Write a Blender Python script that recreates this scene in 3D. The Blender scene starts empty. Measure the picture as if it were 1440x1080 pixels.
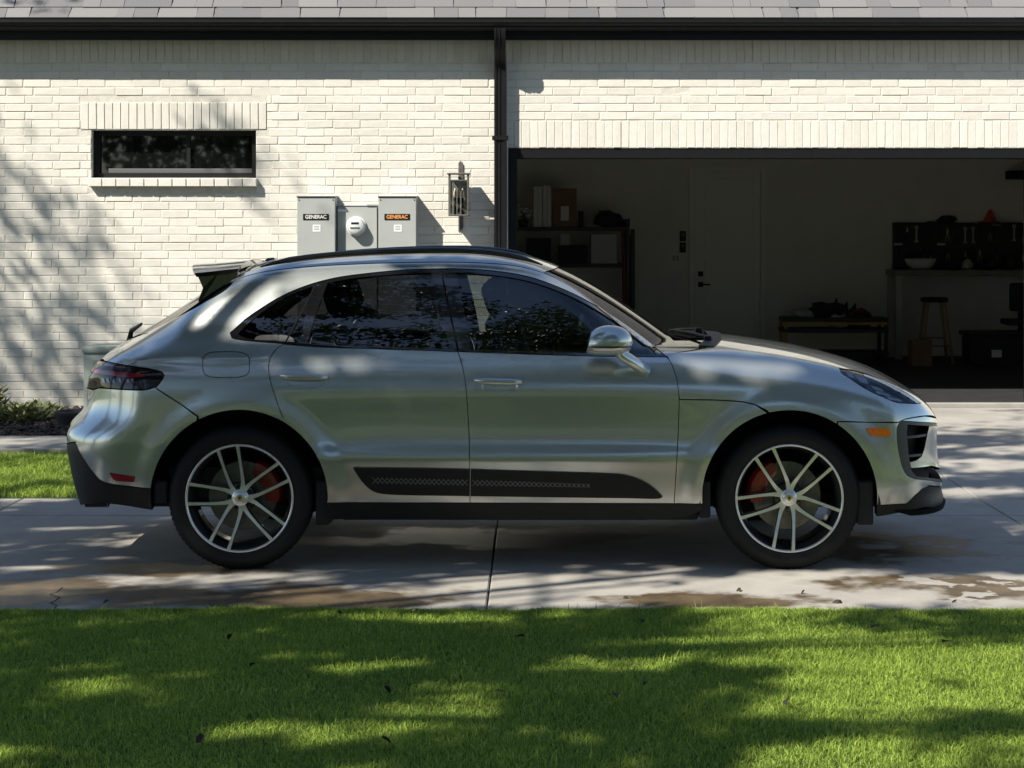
import bpy, bmesh, math, random
import numpy as np
from mathutils import Vector, Matrix
from mathutils.geometry import delaunay_2d_cdt

# ------------------------------------------------------------------ camera / light / exposure
scene = bpy.context.scene
COL = scene.collection
FPX, VPX, VPY = 2650.0, 751.0, 325.0          # focal length and principal point of the photograph, in its pixels
CAM = Vector((0.0, -9.6, 1.73))
cam = bpy.data.cameras.new("camera")
cam.sensor_fit = 'HORIZONTAL'; cam.sensor_width = 36.0
cam.lens = FPX/1440*36.0
cam.shift_x = -(VPX-720)/1440; cam.shift_y = -(540-VPY)/1440
cam.clip_start = 0.1; cam.clip_end = 500
cam_o = bpy.data.objects.new("camera", cam); COL.objects.link(cam_o)
cam_o.location = CAM; cam_o.rotation_euler = (math.radians(90), 0, 0)
scene.camera = cam_o

SUN_DIR = Vector((-1.2, -1.0, 1.6)).normalized()     # towards the sun
elev = math.asin(SUN_DIR.z); azim = math.atan2(SUN_DIR.x, SUN_DIR.y)
world = bpy.data.worlds.new("World"); scene.world = world; world.use_nodes = True
wn = world.node_tree.nodes; wl = world.node_tree.links
for n in list(wn): wn.remove(n)
sky = wn.new('ShaderNodeTexSky'); sky.sky_type = 'NISHITA'; sky.sun_disc = False
sky.sun_elevation = elev; sky.sun_rotation = azim
sky.air_density = 1.0; sky.dust_density = 0.3; sky.ozone_density = 1.5
bg = wn.new('ShaderNodeBackground'); bg.inputs[1].default_value = 0.095
wo = wn.new('ShaderNodeOutputWorld')
wl.new(sky.outputs[0], bg.inputs[0]); wl.new(bg.outputs[0], wo.inputs[0])
sun = bpy.data.lights.new("sun", 'SUN'); sun.energy = 5.0; sun.angle = math.radians(0.53); sun.color = (1.0, 0.94, 0.83)
sun_o = bpy.data.objects.new("sun", sun); COL.objects.link(sun_o)
sun_o.rotation_euler = SUN_DIR.to_track_quat('Z', 'Y').to_euler()
scene.view_settings.view_transform = 'Standard'; scene.view_settings.look = 'None'
scene.view_settings.exposure = 0.90; scene.view_settings.gamma = 1.0
scene.view_settings.use_curve_mapping = False
scene.render.engine = 'CYCLES'
scene.render.resolution_x = 1024; scene.render.resolution_y = 768

rng = np.random.default_rng(7); random.seed(7)

def at(px, py, Y):
    """world point on the plane at depth Y seen at photo pixel (px, py)"""
    d = (Y-CAM.y)/FPX
    return Vector((CAM.x+(px-VPX)*d, Y, CAM.z+(VPY-py)*d))
def atx(px, Y): return CAM.x+(px-VPX)*(Y-CAM.y)/FPX
def atz(py, Y): return CAM.z+(VPY-py)*(Y-CAM.y)/FPX

# ------------------------------------------------------------------ object helpers
ORG = {}
def tag(o, label=None, cat=None, group=None, kind=None):
    if label: o['label'] = label
    if cat: o['category'] = cat
    if group: o['group'] = group
    if kind: o['kind'] = kind
    return o
def empty(name, loc, label=None, cat=None, group=None, kind=None):
    o = bpy.data.objects.new(name, None); COL.objects.link(o)
    o.location = loc; o.empty_display_size = 0.1; ORG[o] = Vector(loc)
    return tag(o, label, cat, group, kind)
def mk(name, V, F, mat, parent=None, smooth=False, normals=None, midx=None, origin=None, sharp=None):
    """one mesh object from world-space vertices"""
    V = np.asarray(V, dtype=float).reshape(-1, 3)
    o0 = Vector(origin) if origin is not None else Vector(((V[:,0].min()+V[:,0].max())/2, (V[:,1].min()+V[:,1].max())/2, V[:,2].min()))
    me = bpy.data.meshes.new(name)
    me.from_pydata((V-np.array(o0)).tolist(), [], [list(map(int, f)) for f in F])
    mats = mat if isinstance(mat, (list, tuple)) else [mat]
    for m in mats: me.materials.append(m)
    if midx is not None: me.polygons.foreach_set('material_index', np.asarray(midx, dtype=np.int32))
    if smooth: me.polygons.foreach_set('use_smooth', np.ones(len(me.polygons), dtype=bool))
    me.update()
    if normals is not None:
        me.normals_split_custom_set_from_vertices([tuple(n) for n in normals])
    elif smooth and sharp:
        me.set_sharp_from_angle(angle=math.radians(sharp))
    o = bpy.data.objects.new(name, me); COL.objects.link(o)
    ORG[o] = o0
    if parent is not None:
        o.parent = parent; o.location = o0-ORG[parent]
    else: o.location = o0
    return o
def inst(src, name, loc, parent=None, scale=None, mesh=None):
    o = bpy.data.objects.new(name, mesh or src.data); COL.objects.link(o)
    loc = Vector(loc); ORG[o] = loc
    if parent is not None: o.parent = parent; o.location = loc-ORG[parent]
    else: o.location = loc
    if scale is not None: o.scale = scale
    return o
def tree_copy(o, loc, parent=None):
    c = o.copy(); COL.objects.link(c); c.parent = parent
    if loc is not None: c.location = loc; ORG[c] = Vector(loc)
    for ch in o.children: 
        tree_copy(ch, None, c)
    return c

class MB:
    """collects primitive shapes (world coordinates) into one mesh"""
    def __init__(s): s.v = []; s.f = []; s.m = []
    def add(s, V, F, m=0):
        b = len(s.v); s.v.extend([tuple(p) for p in V]); s.f.extend([[i+b for i in f] for f in F]); s.m.extend([m]*len(F)); return s
    def box(s, x0, x1, y0, y1, z0, z1, bev=0.0, m=0, rz=0.0):
        if bev <= 0:
            V = [(x,y,z) for x in (x0,x1) for y in (y0,y1) for z in (z0,z1)]
            F = [(0,1,3,2),(4,6,7,5),(0,4,5,1),(2,3,7,6),(0,2,6,4),(1,5,7,3)]
        else:
            V, F = bevbox(x1-x0, y1-y0, z1-z0, bev)
            c = np.array([(x0+x1)/2,(y0+y1)/2,(z0+z1)/2]); V = V+c
        if rz:
            c = Vector(((x0+x1)/2,(y0+y1)/2,0)); R = Matrix.Rotation(rz,3,'Z')
            V = [tuple(R@(Vector(p)-c)+c) for p in V]
        return s.add(V, F, m)
    def tube(s, pts, r, n=8, m=0, caps=True, squash=None):
        V, F = tube(pts, r, n, caps, squash); return s.add(V, F, m)
    def lathe(s, prof, c, axis='Z', n=24, m=0, closed=False):
        V, F = lathe(prof, c, axis, n, closed); return s.add(V, F, m)
    def prism(s, poly, lift, m=0):
        """poly: list of 3D points (planar), lift: extrusion vector"""
        n = len(poly); L = Vector(lift)
        V = [Vector(p) for p in poly]+[Vector(p)+L for p in poly]
        F = [list(range(n))[::-1], list(range(n, 2*n))]+[[i,(i+1)%n,(i+1)%n+n,i+n] for i in range(n)]
        return s.add(V, F, m)
    def build(s, name, mat, parent=None, smooth=False, sharp=35, origin=None):
        return mk(name, s.v, s.f, mat, parent, smooth, None, s.m, origin, sharp if smooth else None)
_bevcache = {}
def bevbox(sx, sy, sz, b, seg=2):
    key = (round(sx,5),round(sy,5),round(sz,5),b,seg)
    if key not in _bevcache:
        bm = bmesh.new(); bmesh.ops.create_cube(bm, size=1.0)
        for v in bm.verts: v.co = Vector((v.co.x*sx, v.co.y*sy, v.co.z*sz))
        bmesh.ops.bevel(bm, geom=list(bm.edges), offset=min(b, 0.49*min(sx,sy,sz)), segments=seg, affect='EDGES', profile=0.5)
        bm.verts.index_update()
        _bevcache[key] = (np.array([v.co[:] for v in bm.verts]), [[v.index for v in f.verts] for f in bm.faces]); bm.free()
    V, F = _bevcache[key]; return V.copy(), F
def tube(pts, r, n=8, caps=True, squash=None):
    P = [Vector(p) for p in pts]; N = len(P)
    R = r if hasattr(r, '__len__') else [r]*N
    V = []; F = []
    up = None
    for i in range(N):
        t = (P[min(i+1,N-1)]-P[max(i-1,0)]).normalized()
        if up is None:
            up = Vector((0,0,1)) if abs(t.z) < .9 else Vector((0,1,0))
        a = t.cross(up).normalized(); bb = a.cross(t).normalized(); up = bb
        for k in range(n):
            th = 2*math.pi*k/n
            sa, sb = (squash if squash else (1,1))
            V.append(P[i]+a*(R[i]*sa*math.cos(th))+bb*(R[i]*sb*math.sin(th)))
    for i in range(N-1):
        for k in range(n):
            k2 = (k+1)%n
            F.append([i*n+k, i*n+k2, (i+1)*n+k2, (i+1)*n+k])
    if caps: F.append(list(range(n))); F.append(list(range((N-1)*n, N*n))[::-1])
    return V, F
def lathe(prof, c, axis='Z', n=24, closed=False):
    """prof: list of (radius, along-axis)"""
    V = []; F = []; M = len(prof)
    for k in range(n):
        th = 2*math.pi*k/n
        for r, h in prof:
            a, b = r*math.cos(th), r*math.sin(th)
            if axis == 'Z': V.append((c[0]+a, c[1]+b, c[2]+h))
            elif axis == 'Y': V.append((c[0]+a, c[1]+h, c[2]+b))
            else: V.append((c[0]+h, c[1]+a, c[2]+b))
    for k in range(n):
        k2 = (k+1)%n
        for i in range(M-1 if not closed else M):
            j = (i+1)%M
            F.append([k*M+i, k*M+j, k2*M+j, k2*M+i])
    return V, F

# ------------------------------------------------------------------ material helpers
def mat_new(name):
    m = bpy.data.materials.new(name); m.use_nodes = True
    nt = m.node_tree; b = nt.nodes['Principled BSDF']
    return m, nt, b
def mat(name, color, rough=0.5, metal=0.0, coat=0.0, coat_r=0.03, spec=0.5, noise=None, bump=None, emit=None, sheen=0):
    """plain principled material with optional noise colour variation and bump: noise=(scale, amount), bump=(scale, strength)"""
    m, nt, b = mat_new(name)
    b.inputs['Base Color'].default_value = (*color, 1); b.inputs['Roughness'].default_value = rough
    b.inputs['Metallic'].default_value = metal; b.inputs['Coat Weight'].default_value = coat
    b.inputs['Coat Roughness'].default_value = coat_r; b.inputs['Specular IOR Level'].default_value = spec
    if emit: b.inputs['Emission Color'].default_value = (*emit[:3],1); b.inputs['Emission Strength'].default_value = emit[3]
    tc = nt.nodes.new('ShaderNodeTexCoord')
    if noise:
        t = nt.nodes.new('ShaderNodeTexNoise'); t.inputs['Scale'].default_value = noise[0]; t.inputs['Detail'].default_value = 5
        nt.links.new(tc.outputs['Object'], t.inputs['Vector'])
        mx = nt.nodes.new('ShaderNodeMixRGB'); mx.blend_type = 'MULTIPLY'; mx.inputs[0].default_value = 1
        mx.inputs[1].default_value = (*color, 1)
        r = nt.nodes.new('ShaderNodeMapRange'); r.inputs['From Min'].default_value = 0.3; r.inputs['From Max'].default_value = 0.7
        r.inputs['To Min'].default_value = 1-noise[1]; r.inputs['To Max'].default_value = 1+noise[1]*0.5
        nt.links.new(t.outputs[0], r.inputs['Value']); nt.links.new(r.outputs[0], mx.inputs[2]); nt.links.new(mx.outputs[0], b.inputs['Base Color'])
    if bump:
        t2 = nt.nodes.new('ShaderNodeTexNoise'); t2.inputs['Scale'].default_value = bump[0]; t2.inputs['Detail'].default_value = 6
        nt.links.new(tc.outputs['Object'], t2.inputs['Vector'])
        bp = nt.nodes.new('ShaderNodeBump'); bp.inputs['Strength'].default_value = bump[1]; bp.inputs['Distance'].default_value = 0.01
        nt.links.new(t2.outputs[0], bp.inputs['Height']); nt.links.new(bp.outputs[0], b.inputs['Normal'])
    return m
def glass_mat(name, tint, ior=1.52):
    m, nt, b = mat_new(name); nt.nodes.remove(b); out = nt.nodes['Material Output']
    tr = nt.nodes.new('ShaderNodeBsdfTransparent'); tr.inputs[0].default_value = (*tint,1)
    gl = nt.nodes.new('ShaderNodeBsdfGlossy'); gl.inputs['Roughness'].default_value = .004
    fr = nt.nodes.new('ShaderNodeFresnel'); fr.inputs[0].default_value = ior
    mx = nt.nodes.new('ShaderNodeMixShader')
    nt.links.new(fr.outputs[0], mx.inputs[0]); nt.links.new(tr.outputs[0], mx.inputs[1]); nt.links.new(gl.outputs[0], mx.inputs[2]); nt.links.new(mx.outputs[0], out.inputs[0])
    return m
M_grey = mat('grey_plastic', (.055,.056,.058), .4)
# ================================================================== GROUND
WY = 8.07                                     # brick face of the house
def zg(Y): return 0.0 if Y < 2.6 else 0.077*min(1.0, (Y-2.6)/(8.02-2.6))
def pos_node(nt):
    return nt.nodes.new('ShaderNodeNewGeometry').outputs['Position']
def N(nt, t, **k):
    n = nt.nodes.new(t)
    for a, v in k.items():
        if a.startswith('i'):
            n.inputs[int(a[1:])].default_value = v
        else: setattr(n, a, v)
    return n
def math_n(nt, op, a, b=None, clamp=False):
    n = nt.nodes.new('ShaderNodeMath'); n.operation = op; n.use_clamp = clamp
    for i, v in enumerate((a, b)):
        if v is None: continue
        if isinstance(v, (int, float)): n.inputs[i].default_value = v
        else: nt.links.new(v, n.inputs[i])
    return n.outputs[0]
def concrete_mat(name, stains):
    m, nt, b = mat_new(name); L = nt.links.new; P = pos_node(nt)
    def noise(sc, det=6, rough=.55):
        t = nt.nodes.new('ShaderNodeTexNoise'); t.inputs['Scale'].default_value = sc; t.inputs['Detail'].default_value = det; t.inputs['Roughness'].default_value = rough
        L(P, t.inputs['Vector']); return t.outputs[0]
    big, mid, fine = noise(1.1, 4), noise(5, 8, .65), noise(120, 4)
    r = nt.nodes.new('ShaderNodeValToRGB'); e = r.color_ramp.elements
    e[0].position = .30; e[0].color = (.215,.20,.178,1); e[1].position = .72; e[1].color = (.38,.358,.32,1)
    s = math_n(nt, 'ADD', math_n(nt, 'MULTIPLY', big, .45), math_n(nt, 'ADD', math_n(nt, 'MULTIPLY', mid, .4), math_n(nt, 'MULTIPLY', fine, .15)))
    L(s, r.inputs[0])
    # wet / mineral stains: soft ellipses broken up by noise (cx, cy, rx, ry)
    sep = nt.nodes.new('ShaderNodeSeparateXYZ'); L(P, sep.inputs[0])
    warp = noise(1.9, 5, .6); tot = None
    for cx, cy, rx, ry in stains:
        dx = math_n(nt, 'DIVIDE', math_n(nt, 'SUBTRACT', sep.outputs[0], cx), rx); dy = math_n(nt, 'DIVIDE', math_n(nt, 'SUBTRACT', sep.outputs[1], cy), ry)
        d = math_n(nt, 'SQRT', math_n(nt, 'ADD', math_n(nt, 'MULTIPLY', dx, dx), math_n(nt, 'MULTIPLY', dy, dy)))
        v = math_n(nt, 'SUBTRACT', 1.0, d); tot = v if tot is None else math_n(nt, 'MAXIMUM', tot, v)
    out = b
    if tot is not None:
        f = math_n(nt, 'ADD', tot, math_n(nt, 'MULTIPLY', math_n(nt, 'SUBTRACT', warp, .5), 3.2))
        k = nt.nodes.new('ShaderNodeMapRange'); k.inputs['From Min'].default_value = -.12; k.inputs['From Max'].default_value = .26; L(f, k.inputs['Value'])
        # dry islands
        isl = nt.nodes.new('ShaderNodeMapRange'); isl.inputs['From Min'].default_value = .55; isl.inputs['From Max'].default_value = .58; L(noise(4.5, 3), isl.inputs['Value'])
        east = nt.nodes.new('ShaderNodeMapRange'); east.inputs['From Min'].default_value = 1.5; east.inputs['From Max'].default_value = 1.9; L(sep.outputs[0], east.inputs['Value'])
        kk = math_n(nt, 'MULTIPLY', k.outputs[0], math_n(nt, 'SUBTRACT', 1.0, math_n(nt, 'MULTIPLY', isl.outputs[0], east.outputs[0])), True)
        wet = nt.nodes.new('ShaderNodeValToRGB'); wet.color_ramp.elements[0].color = (.055,.040,.024,1); wet.color_ramp.elements[1].color = (.125,.092,.053,1)
        wet.color_ramp.elements[0].position = .35; wet.color_ramp.elements[1].position = .65; L(mid, wet.inputs[0])
        mx = nt.nodes.new('ShaderNodeMixRGB'); L(kk, mx.inputs[0]); L(r.outputs[0], mx.inputs[1]); L(wet.outputs[0], mx.inputs[2]); L(mx.outputs[0], b.inputs['Base Color'])
        rr = nt.nodes.new('ShaderNodeMapRange'); rr.inputs['To Min'].default_value = .85; rr.inputs['To Max'].default_value = .42; L(kk, rr.inputs['Value']); L(rr.outputs[0], b.inputs['Roughness'])
    else:
        L(r.outputs[0], b.inputs['Base Color']); b.inputs['Roughness'].default_value = .85
    # broom finish
    w = nt.nodes.new('ShaderNodeTexWave'); w.bands_direction = 'X'; w.inputs['Scale'].default_value = 55; w.inputs['Distortion'].default_value = 6; w.inputs['Detail Scale'].default_value = 2; L(P, w.inputs['Vector'])
    hgt = math_n(nt, 'ADD', math_n(nt, 'MULTIPLY', w.outputs[1], .25), fine)
    bp = nt.nodes.new('ShaderNodeBump'); bp.inputs['Strength'].default_value = .35; bp.inputs['Distance'].default_value = .004; L(hgt, bp.inputs['Height']); L(bp.outputs[0], b.inputs['Normal'])
    return m
M_conc = concrete_mat('driveway_concrete', [(-1.25,-.75,.95,.36),(-2.5,-.55,.7,.4),(-1.9,.05,.5,.22),(.75,-.80,.55,.20),(2.35,-.45,.75,.32),(2.0,.75,.6,.5),(-.3,1.0,.9,.4)])
M_concp = concrete_mat('path_concrete', [])
M_joint = mat('joint_filler', (.035,.032,.028), .9)
M_soil = mat('soil', (.05,.036,.022), .95, noise=(6,.4))
def turf_mat():
    m, nt, b = mat_new('turf_base'); L = nt.links.new; P = pos_node(nt)
    t = N(nt, 'ShaderNodeTexNoise'); t.inputs['Scale'].default_value = 70; t.inputs['Detail'].default_value = 6; L(P, t.inputs['Vector'])
    r = nt.nodes.new('ShaderNodeValToRGB'); r.color_ramp.elements[0].position = .35; r.color_ramp.elements[1].position = .7
    r.color_ramp.elements[0].color = (.018,.032,.008,1); r.color_ramp.elements[1].color = (.07,.12,.022,1)
    L(t.outputs[0], r.inputs[0]); L(r.outputs[0], b.inputs['Base Color']); b.inputs['Roughness'].default_value = .9
    bp = nt.nodes.new('ShaderNodeBump'); bp.inputs['Strength'].default_value = .8; bp.inputs['Distance'].default_value = .02; L(t.outputs[0], bp.inputs['Height']); L(bp.outputs[0], b.inputs['Normal'])
    return m
M_turf = turf_mat()
# one earth sheet to the horizon, everything else lies on it
g = MB(); g.box(-160,160,-160,160,-.5,-.10); tag(g.build('ground', M_turf), kind='structure')
g = MB(); g.box(-60,60,-70,-1.03,-.1,-.012); tag(g.build('lawn', M_turf), kind='structure')
g = MB(); g.box(-60,-1.62,2.62,4.93,-.1,.0); tag(g.build('back_lawn', M_turf), kind='structure')
drv = empty('driveway', (0,0,0), kind='structure')
m = MB(); m.box(-16,16,-1.0,2.6,-.12,-.014); 
m.add([(-1.6,2.6,-.12),(16,2.6,-.12),(16,8.04,-.12),(-1.6,8.04,-.12),(-1.6,2.6,-.014),(16,2.6,-.014),(16,8.04,.063),(-1.6,8.04,.063)], [(3,2,1,0),(4,5,6,7),(0,1,5,4),(1,2,6,5),(2,3,7,6),(3,0,4,7)])
mk('joint_bed', m.v, m.f, M_joint, drv)
def slab(x0, x1, y0, y1, name='slab', mt=None, parent=drv, dz=0.0, g=.004):
    x0 += g; x1 -= g; y0 += g; y1 -= g; c = .006
    ys = [y0]+([2.6] if y0 < 2.6 < y1 else [])+[y1]
    V = []; F = []
    za = lambda y: zg(y)+dz
    ring = [(x0,y0),(x1,y0),(x1,y1),(x0,y1)]
    top = [(x0+c,y0+c),(x1-c,y0+c),(x1-c,y1-c),(x0+c,y1-c)]
    V += [(x,y,-.09) for x,y in ring]+[(x,y,za(y)-c) for x,y in ring]+[(x,y,za(y)) for x,y in top]
    for k in range(4):
        j = (k+1)%4; F += [[k,j,4+j,4+k],[4+k,4+j,8+j,8+k]]
    F.append([8,9,10,11])
    return mk(name, V, F, mt or M_conc, parent)
XJ = [-15.68,-12.59,-9.49,-6.4,-3.31,-.217,2.875,5.97,9.06,12.15,15.2]
for a, b_ in zip(XJ[:-1], XJ[1:]): slab(a, b_, -1.0, 1.86)
for a, b_ in zip(XJ[:-1], XJ[1:]): slab(a, b_, 1.86, 2.6)
for a, b_ in zip([-1.6]+XJ[5:-1], XJ[5:]): slab(a, b_, 2.6, 5.2); slab(a, b_, 5.2, 8.02)
def ground_pt(px, py, dz=.0):
    t = (CAM.z-dz)/((py-VPY)/FPX); return Vector((CAM.x+(px-VPX)/FPX*t, CAM.y+t, dz))
ck = [ground_pt(*q) for q in ((88,826),(80,833),(70,836),(84,840),(78,845),(71,848),(80,852),(76,857))]
m = MB()
for a, b_ in zip(ck[:-1], ck[1:]):
    d = (b_-a).normalized(); n_ = Vector((-d.y,d.x,0))*.0045; e = d*.003
    m.add([tuple(a-n_-e+Vector((0,0,.0015))),tuple(a+n_-e+Vector((0,0,.0015))),tuple(b_+n_*.7+e+Vector((0,0,.0015))),tuple(b_-n_*.7+e+Vector((0,0,.0015)))], [(0,1,2,3)])
m.build('crack', M_joint, drv)
# walk along the flower bed
wk = empty('garden_path', (-8,5.37,0), kind='structure')
for k in range(9): slab(-15.4+1.53*k, -15.4+1.53*(k+1), 4.95, 5.78, 'slab', M_concp, wk, .015)
# flower bed
m = MB(); m.box(-16,-1.62,5.8,WY+.02,-.1,.055); tag(m.build('flower_bed', M_soil), kind='structure')
# ================================================================== HOUSE
def brick_mat():
    m, nt, b = mat_new('whitewashed_brick'); L = nt.links.new
    oi = nt.nodes.new('ShaderNodeObjectInfo'); ge = nt.nodes.new('ShaderNodeNewGeometry')
    rnd = math_n(nt, 'FRACT', math_n(nt, 'ADD', oi.outputs['Random'], ge.outputs['Random Per Island']))
    t = N(nt, 'ShaderNodeTexNoise'); t.inputs['Scale'].default_value = 14; t.inputs['Detail'].default_value = 7; t.inputs['Roughness'].default_value = .65; L(ge.outputs['Position'], t.inputs['Vector'])
    f = N(nt, 'ShaderNodeTexNoise'); f.inputs['Scale'].default_value = 90; f.inputs['Detail'].default_value = 5; L(ge.outputs['Position'], f.inputs['Vector'])
    r = nt.nodes.new('ShaderNodeValToRGB'); e = r.color_ramp.elements
    e[0].position = .2; e[0].color = (.57,.545,.485,1); e[1].position = .8; e[1].color = (.70,.675,.61,1)
    k = math_n(nt, 'ADD', math_n(nt, 'MULTIPLY', rnd, .30), math_n(nt, 'ADD', math_n(nt, 'MULTIPLY', t.outputs[0], .65), math_n(nt, 'MULTIPLY', math_n(nt,'SUBTRACT',f.outputs[0],.5), .35)))
    L(k, r.inputs[0]); L(r.outputs[0], b.inputs['Base Color']); b.inputs['Roughness'].default_value = .88
    bp = nt.nodes.new('ShaderNodeBump'); bp.inputs['Strength'].default_value = .45; bp.inputs['Distance'].default_value = .005
    L(math_n(nt, 'ADD', t.outputs[0], math_n(nt,'MULTIPLY',f.outputs[0],.5)), bp.inputs['Height']); L(bp.outputs[0], b.inputs['Normal'])
    return m
M_brick = brick_mat()
M_mortar = mat('mortar', (.60,.575,.51), .95, noise=(20,.12), bump=(150,.4))
M_black = mat('black_painted_metal', (.006,.006,.007), .45, noise=(12,.2), spec=.35)
M_blackw = mat('black_window_frame', (.006,.006,.006), .55, spec=.3)
M_gwall = mat('garage_wall_paint', (.74,.72,.63), .85, noise=(3,.06))
M_gdoor = mat('garage_door_paint', (.80,.78,.69), .6)
M_gfloor = mat('shade_toned_garage_floor', (.022,.023,.024), .6, noise=(5,.3))  # near-black base colour carries the shade on the floor
house = empty('house', (0, WY, 0), 'white painted brick house with black gutter, narrow window and open garage', 'house')
GX0, GX1, GZ = -.19, 4.69, 2.51
WX0, WX1, WZ0, WZ1 = -4.153, -2.607, 2.23, 2.677
SB = 3.308                                   # underside of the soldier course at the eave
XL, XRt = -7.6, 8.2
bw = empty('brick_wall', (0, WY, 0)); bw.parent = house; bw.location = (0,0,0)
m = MB(); MY = WY+.0036
def mbx(x0,x1,z0,z1): m.box(x0,x1,MY,MY+.26,z0,z1)
mbx(XL,WX0,.0,SB+.27); mbx(WX0,WX1,.0,WZ0); mbx(WX0,WX1,WZ1,SB+.27); mbx(WX1,GX0,.0,SB+.27); mbx(GX0,GX1,GZ,SB+.27); mbx(GX1,XRt,.0,SB+.27)
m.build('mortar', M_mortar, bw)
def brick_variant(L, H, seed):
    r = np.random.default_rng(seed); c = .0035; D = .05; j = lambda s: r.normal(0, s)
    V = []
    for sx, sz in ((-1,-1),(1,-1),(1,1),(-1,1)): V.append((sx*(L/2-c)+j(.0018), -.0+j(.0005), sz*(H/2-c)+j(.0014)))
    for sx, sz in ((-1,-1),(1,-1),(1,1),(-1,1)): V.append((sx*L/2+j(.001), .003+j(.0003), sz*H/2+j(.0012)))
    for sx, sz in ((-1,-1),(1,-1),(1,1),(-1,1)): V.append((sx*L/2, D, sz*H/2))
    F = [[0,1,2,3]]+[[4+i,4+(i+1)%4,(i+1)%4,i] for i in range(4)]+[[8+i,8+(i+1)%4,4+(i+1)%4,4+i] for i in range(4)]
    return np.array(V), F
CH, BL, JT = 0.0767, 0.2565, 0.0075
VAR = [brick_variant(BL-JT, CH-JT, s) for s in range(10)]
SV = [brick_variant(.0775-.008, .2565-JT, 50+s) for s in range(8)]
def bmesh_of(V, F, nm):
    me = bpy.data.meshes.new(nm); me.from_pydata(V.tolist(), [], F); me.materials.append(M_brick); return me
VM = [bmesh_of(V, F, 'brick') for V, F in VAR]; SM = [bmesh_of(V, F, 'soldier_brick') for V, F in SV]
holes_ = [(WX0,WX1,WZ0-.082,WZ1+.258),(GX0,GX1,-1,GZ+.257)]
LX0, LX1 = (113-751)/150, (375-751)/150        # soldier lintel over the window
bricks = []
row = 0; z = SB-CH/2
while z > .04:
    off = (.0 if row % 2 == 0 else .30*BL)+rng.normal(0,.006)
    x = XL+off-BL
    while x < XRt:
        a, b_ = x+rng.normal(0,.003), x+BL
        ivs = [(max(a,XL), min(b_,XRt))]
        zz0, zz1 = z-CH/2, z+CH/2
        cuts = []
        if zz1 > WZ1+.012 and zz0 < WZ1+.257: cuts.append((LX0, LX1))
        if zz1 > WZ0-.075 and zz0 < WZ1: cuts.append((WX0, WX1))
        if zz0 < GZ+.25: cuts.append((GX0, GX1))
        for c0, c1 in cuts:
            nv = []
            for p, q in ivs:
                if q <= c0 or p >= c1: nv.append((p,q)); continue
                if p < c0: nv.append((p,c0))
                if q > c1: nv.append((c1,q))
            ivs = nv
        for p, q in ivs:
            if q-p > .03: bricks.append(((p+q)/2, z, q-p))
        x += BL
    row += 1; z -= CH
def vis_score(x, z):
    px = VPX+x*150; py = VPY-(z-CAM.z)*150
    if not (5 < px < 1435 and 57 < py < 575): return 1e9
    if py > 350 and 330 < px < 760: return 1e9
    if py > 470 and px > 125: return 1e9
    if py > 380+max(0,(300-px))*.7 and 120 < px <= 330: return 1e9
    return abs(z-CAM.z)+abs(x)*.2
order = sorted(range(len(bricks)), key=lambda i: vis_score(bricks[i][0], bricks[i][1]))
solo = set(order[:300]); BV = []; BF = []
for i, (x, z, L) in enumerate(bricks):
    v = int(rng.integers(len(VAR))); sx = (L-JT)/(BL-JT); dy = float(rng.normal(0,.0012))
    if i in solo: inst(None, 'brick', (x, WY+dy, z), bw, (sx,1,1), VM[v])
    else:
        b0 = len(BV); BV += (VAR[v][0]*[sx,1,1]+[x,WY+dy,z]).tolist(); BF += [[k+b0 for k in f] for f in VAR[v][1]]
mk('bricks', BV, BF, M_brick, bw)['kind'] = 'stuff'
def soldiers(x0, x1, z0, proud=0.0, h=1.0):
    n = int(round((x1-x0)/.0775)); p = (x1-x0)/n
    for k in range(n):
        v = int(rng.integers(len(SV)))
        inst(None, 'soldier_brick', (x0+p*(k+.5), WY-proud+float(rng.normal(0,.0012)), z0+.2565*h/2), bw, (p/.0775,1,h), SM[v])
soldiers(-5.25, 5.0, SB); 
soldiers(GX0, GX1, GZ); soldiers(LX0, LX1, WZ1+.004, .004)
m = MB(); m.box(XL,-5.255,WY,WY+.05,SB+.005,SB+.25); m.box(5.005,XRt,WY,WY+.05,SB+.005,SB+.25); m.build('eave_band', M_brick, bw)
# rowlock sill: bricks on edge under the window, standing proud
nS = 12; p = (WX1-WX0+.03)/nS
for k in range(nS):
    V, F = bevbox(p-.006, .16, .078, .006, 1); x = WX0-.015+p*(k+.5)
    mk('sill_brick', V+np.array([x, WY+.015, WZ0-.045]), F, M_brick, bw)
# concrete ledge at the foot
m = MB(); m.box(XL,GX0-.14,WY-.025,WY+.2,-.02,.075,.008); m.build('foundation_ledge', M_concp, house)
# ---- window
win = empty('window', (WX0, WY+.10, WZ0)); win.parent = house; win.location = ORG[win]-ORG[house]
m = MB(); y0, y1 = WY+.085, WY+.16
m.box(WX0,WX1,y0,y1,WZ0,WZ0+.045); m.box(WX0,WX1,y0,y1,WZ1-.045,WZ1); m.box(WX0,WX0+.06,y0,y1,WZ0+.045,WZ1-.045); m.box(WX1-.05,WX1,y0,y1,WZ0+.045,WZ1-.045)
m.build('frame', M_blackw, win)
mx_ = (262-751)/150
m = MB(); m.box(WX0+.14,WX1-.05,y0+.015,y1-.01,WZ0+.045,WZ0+.09,.004); m.build('sash_rail', mat('grey_sash',(.10,.10,.105),.5), win)
m = MB(); m.box(mx_-.018,mx_+.018,y0+.02,y1-.01,WZ0+.09,WZ1-.045); m.build('mullion', M_blackw, win)
M_winpane = mat('dark_window_pane', (.004,.005,.005), .02, coat=.3)
for a, b_ in ((WX0+.06, mx_-.018), (mx_+.018, WX1-.05)):
    m = MB(); m.box(a,b_,y0+.045,y0+.05,WZ0+.045,WZ1-.045); m.build('pane', M_winpane, win)
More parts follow.
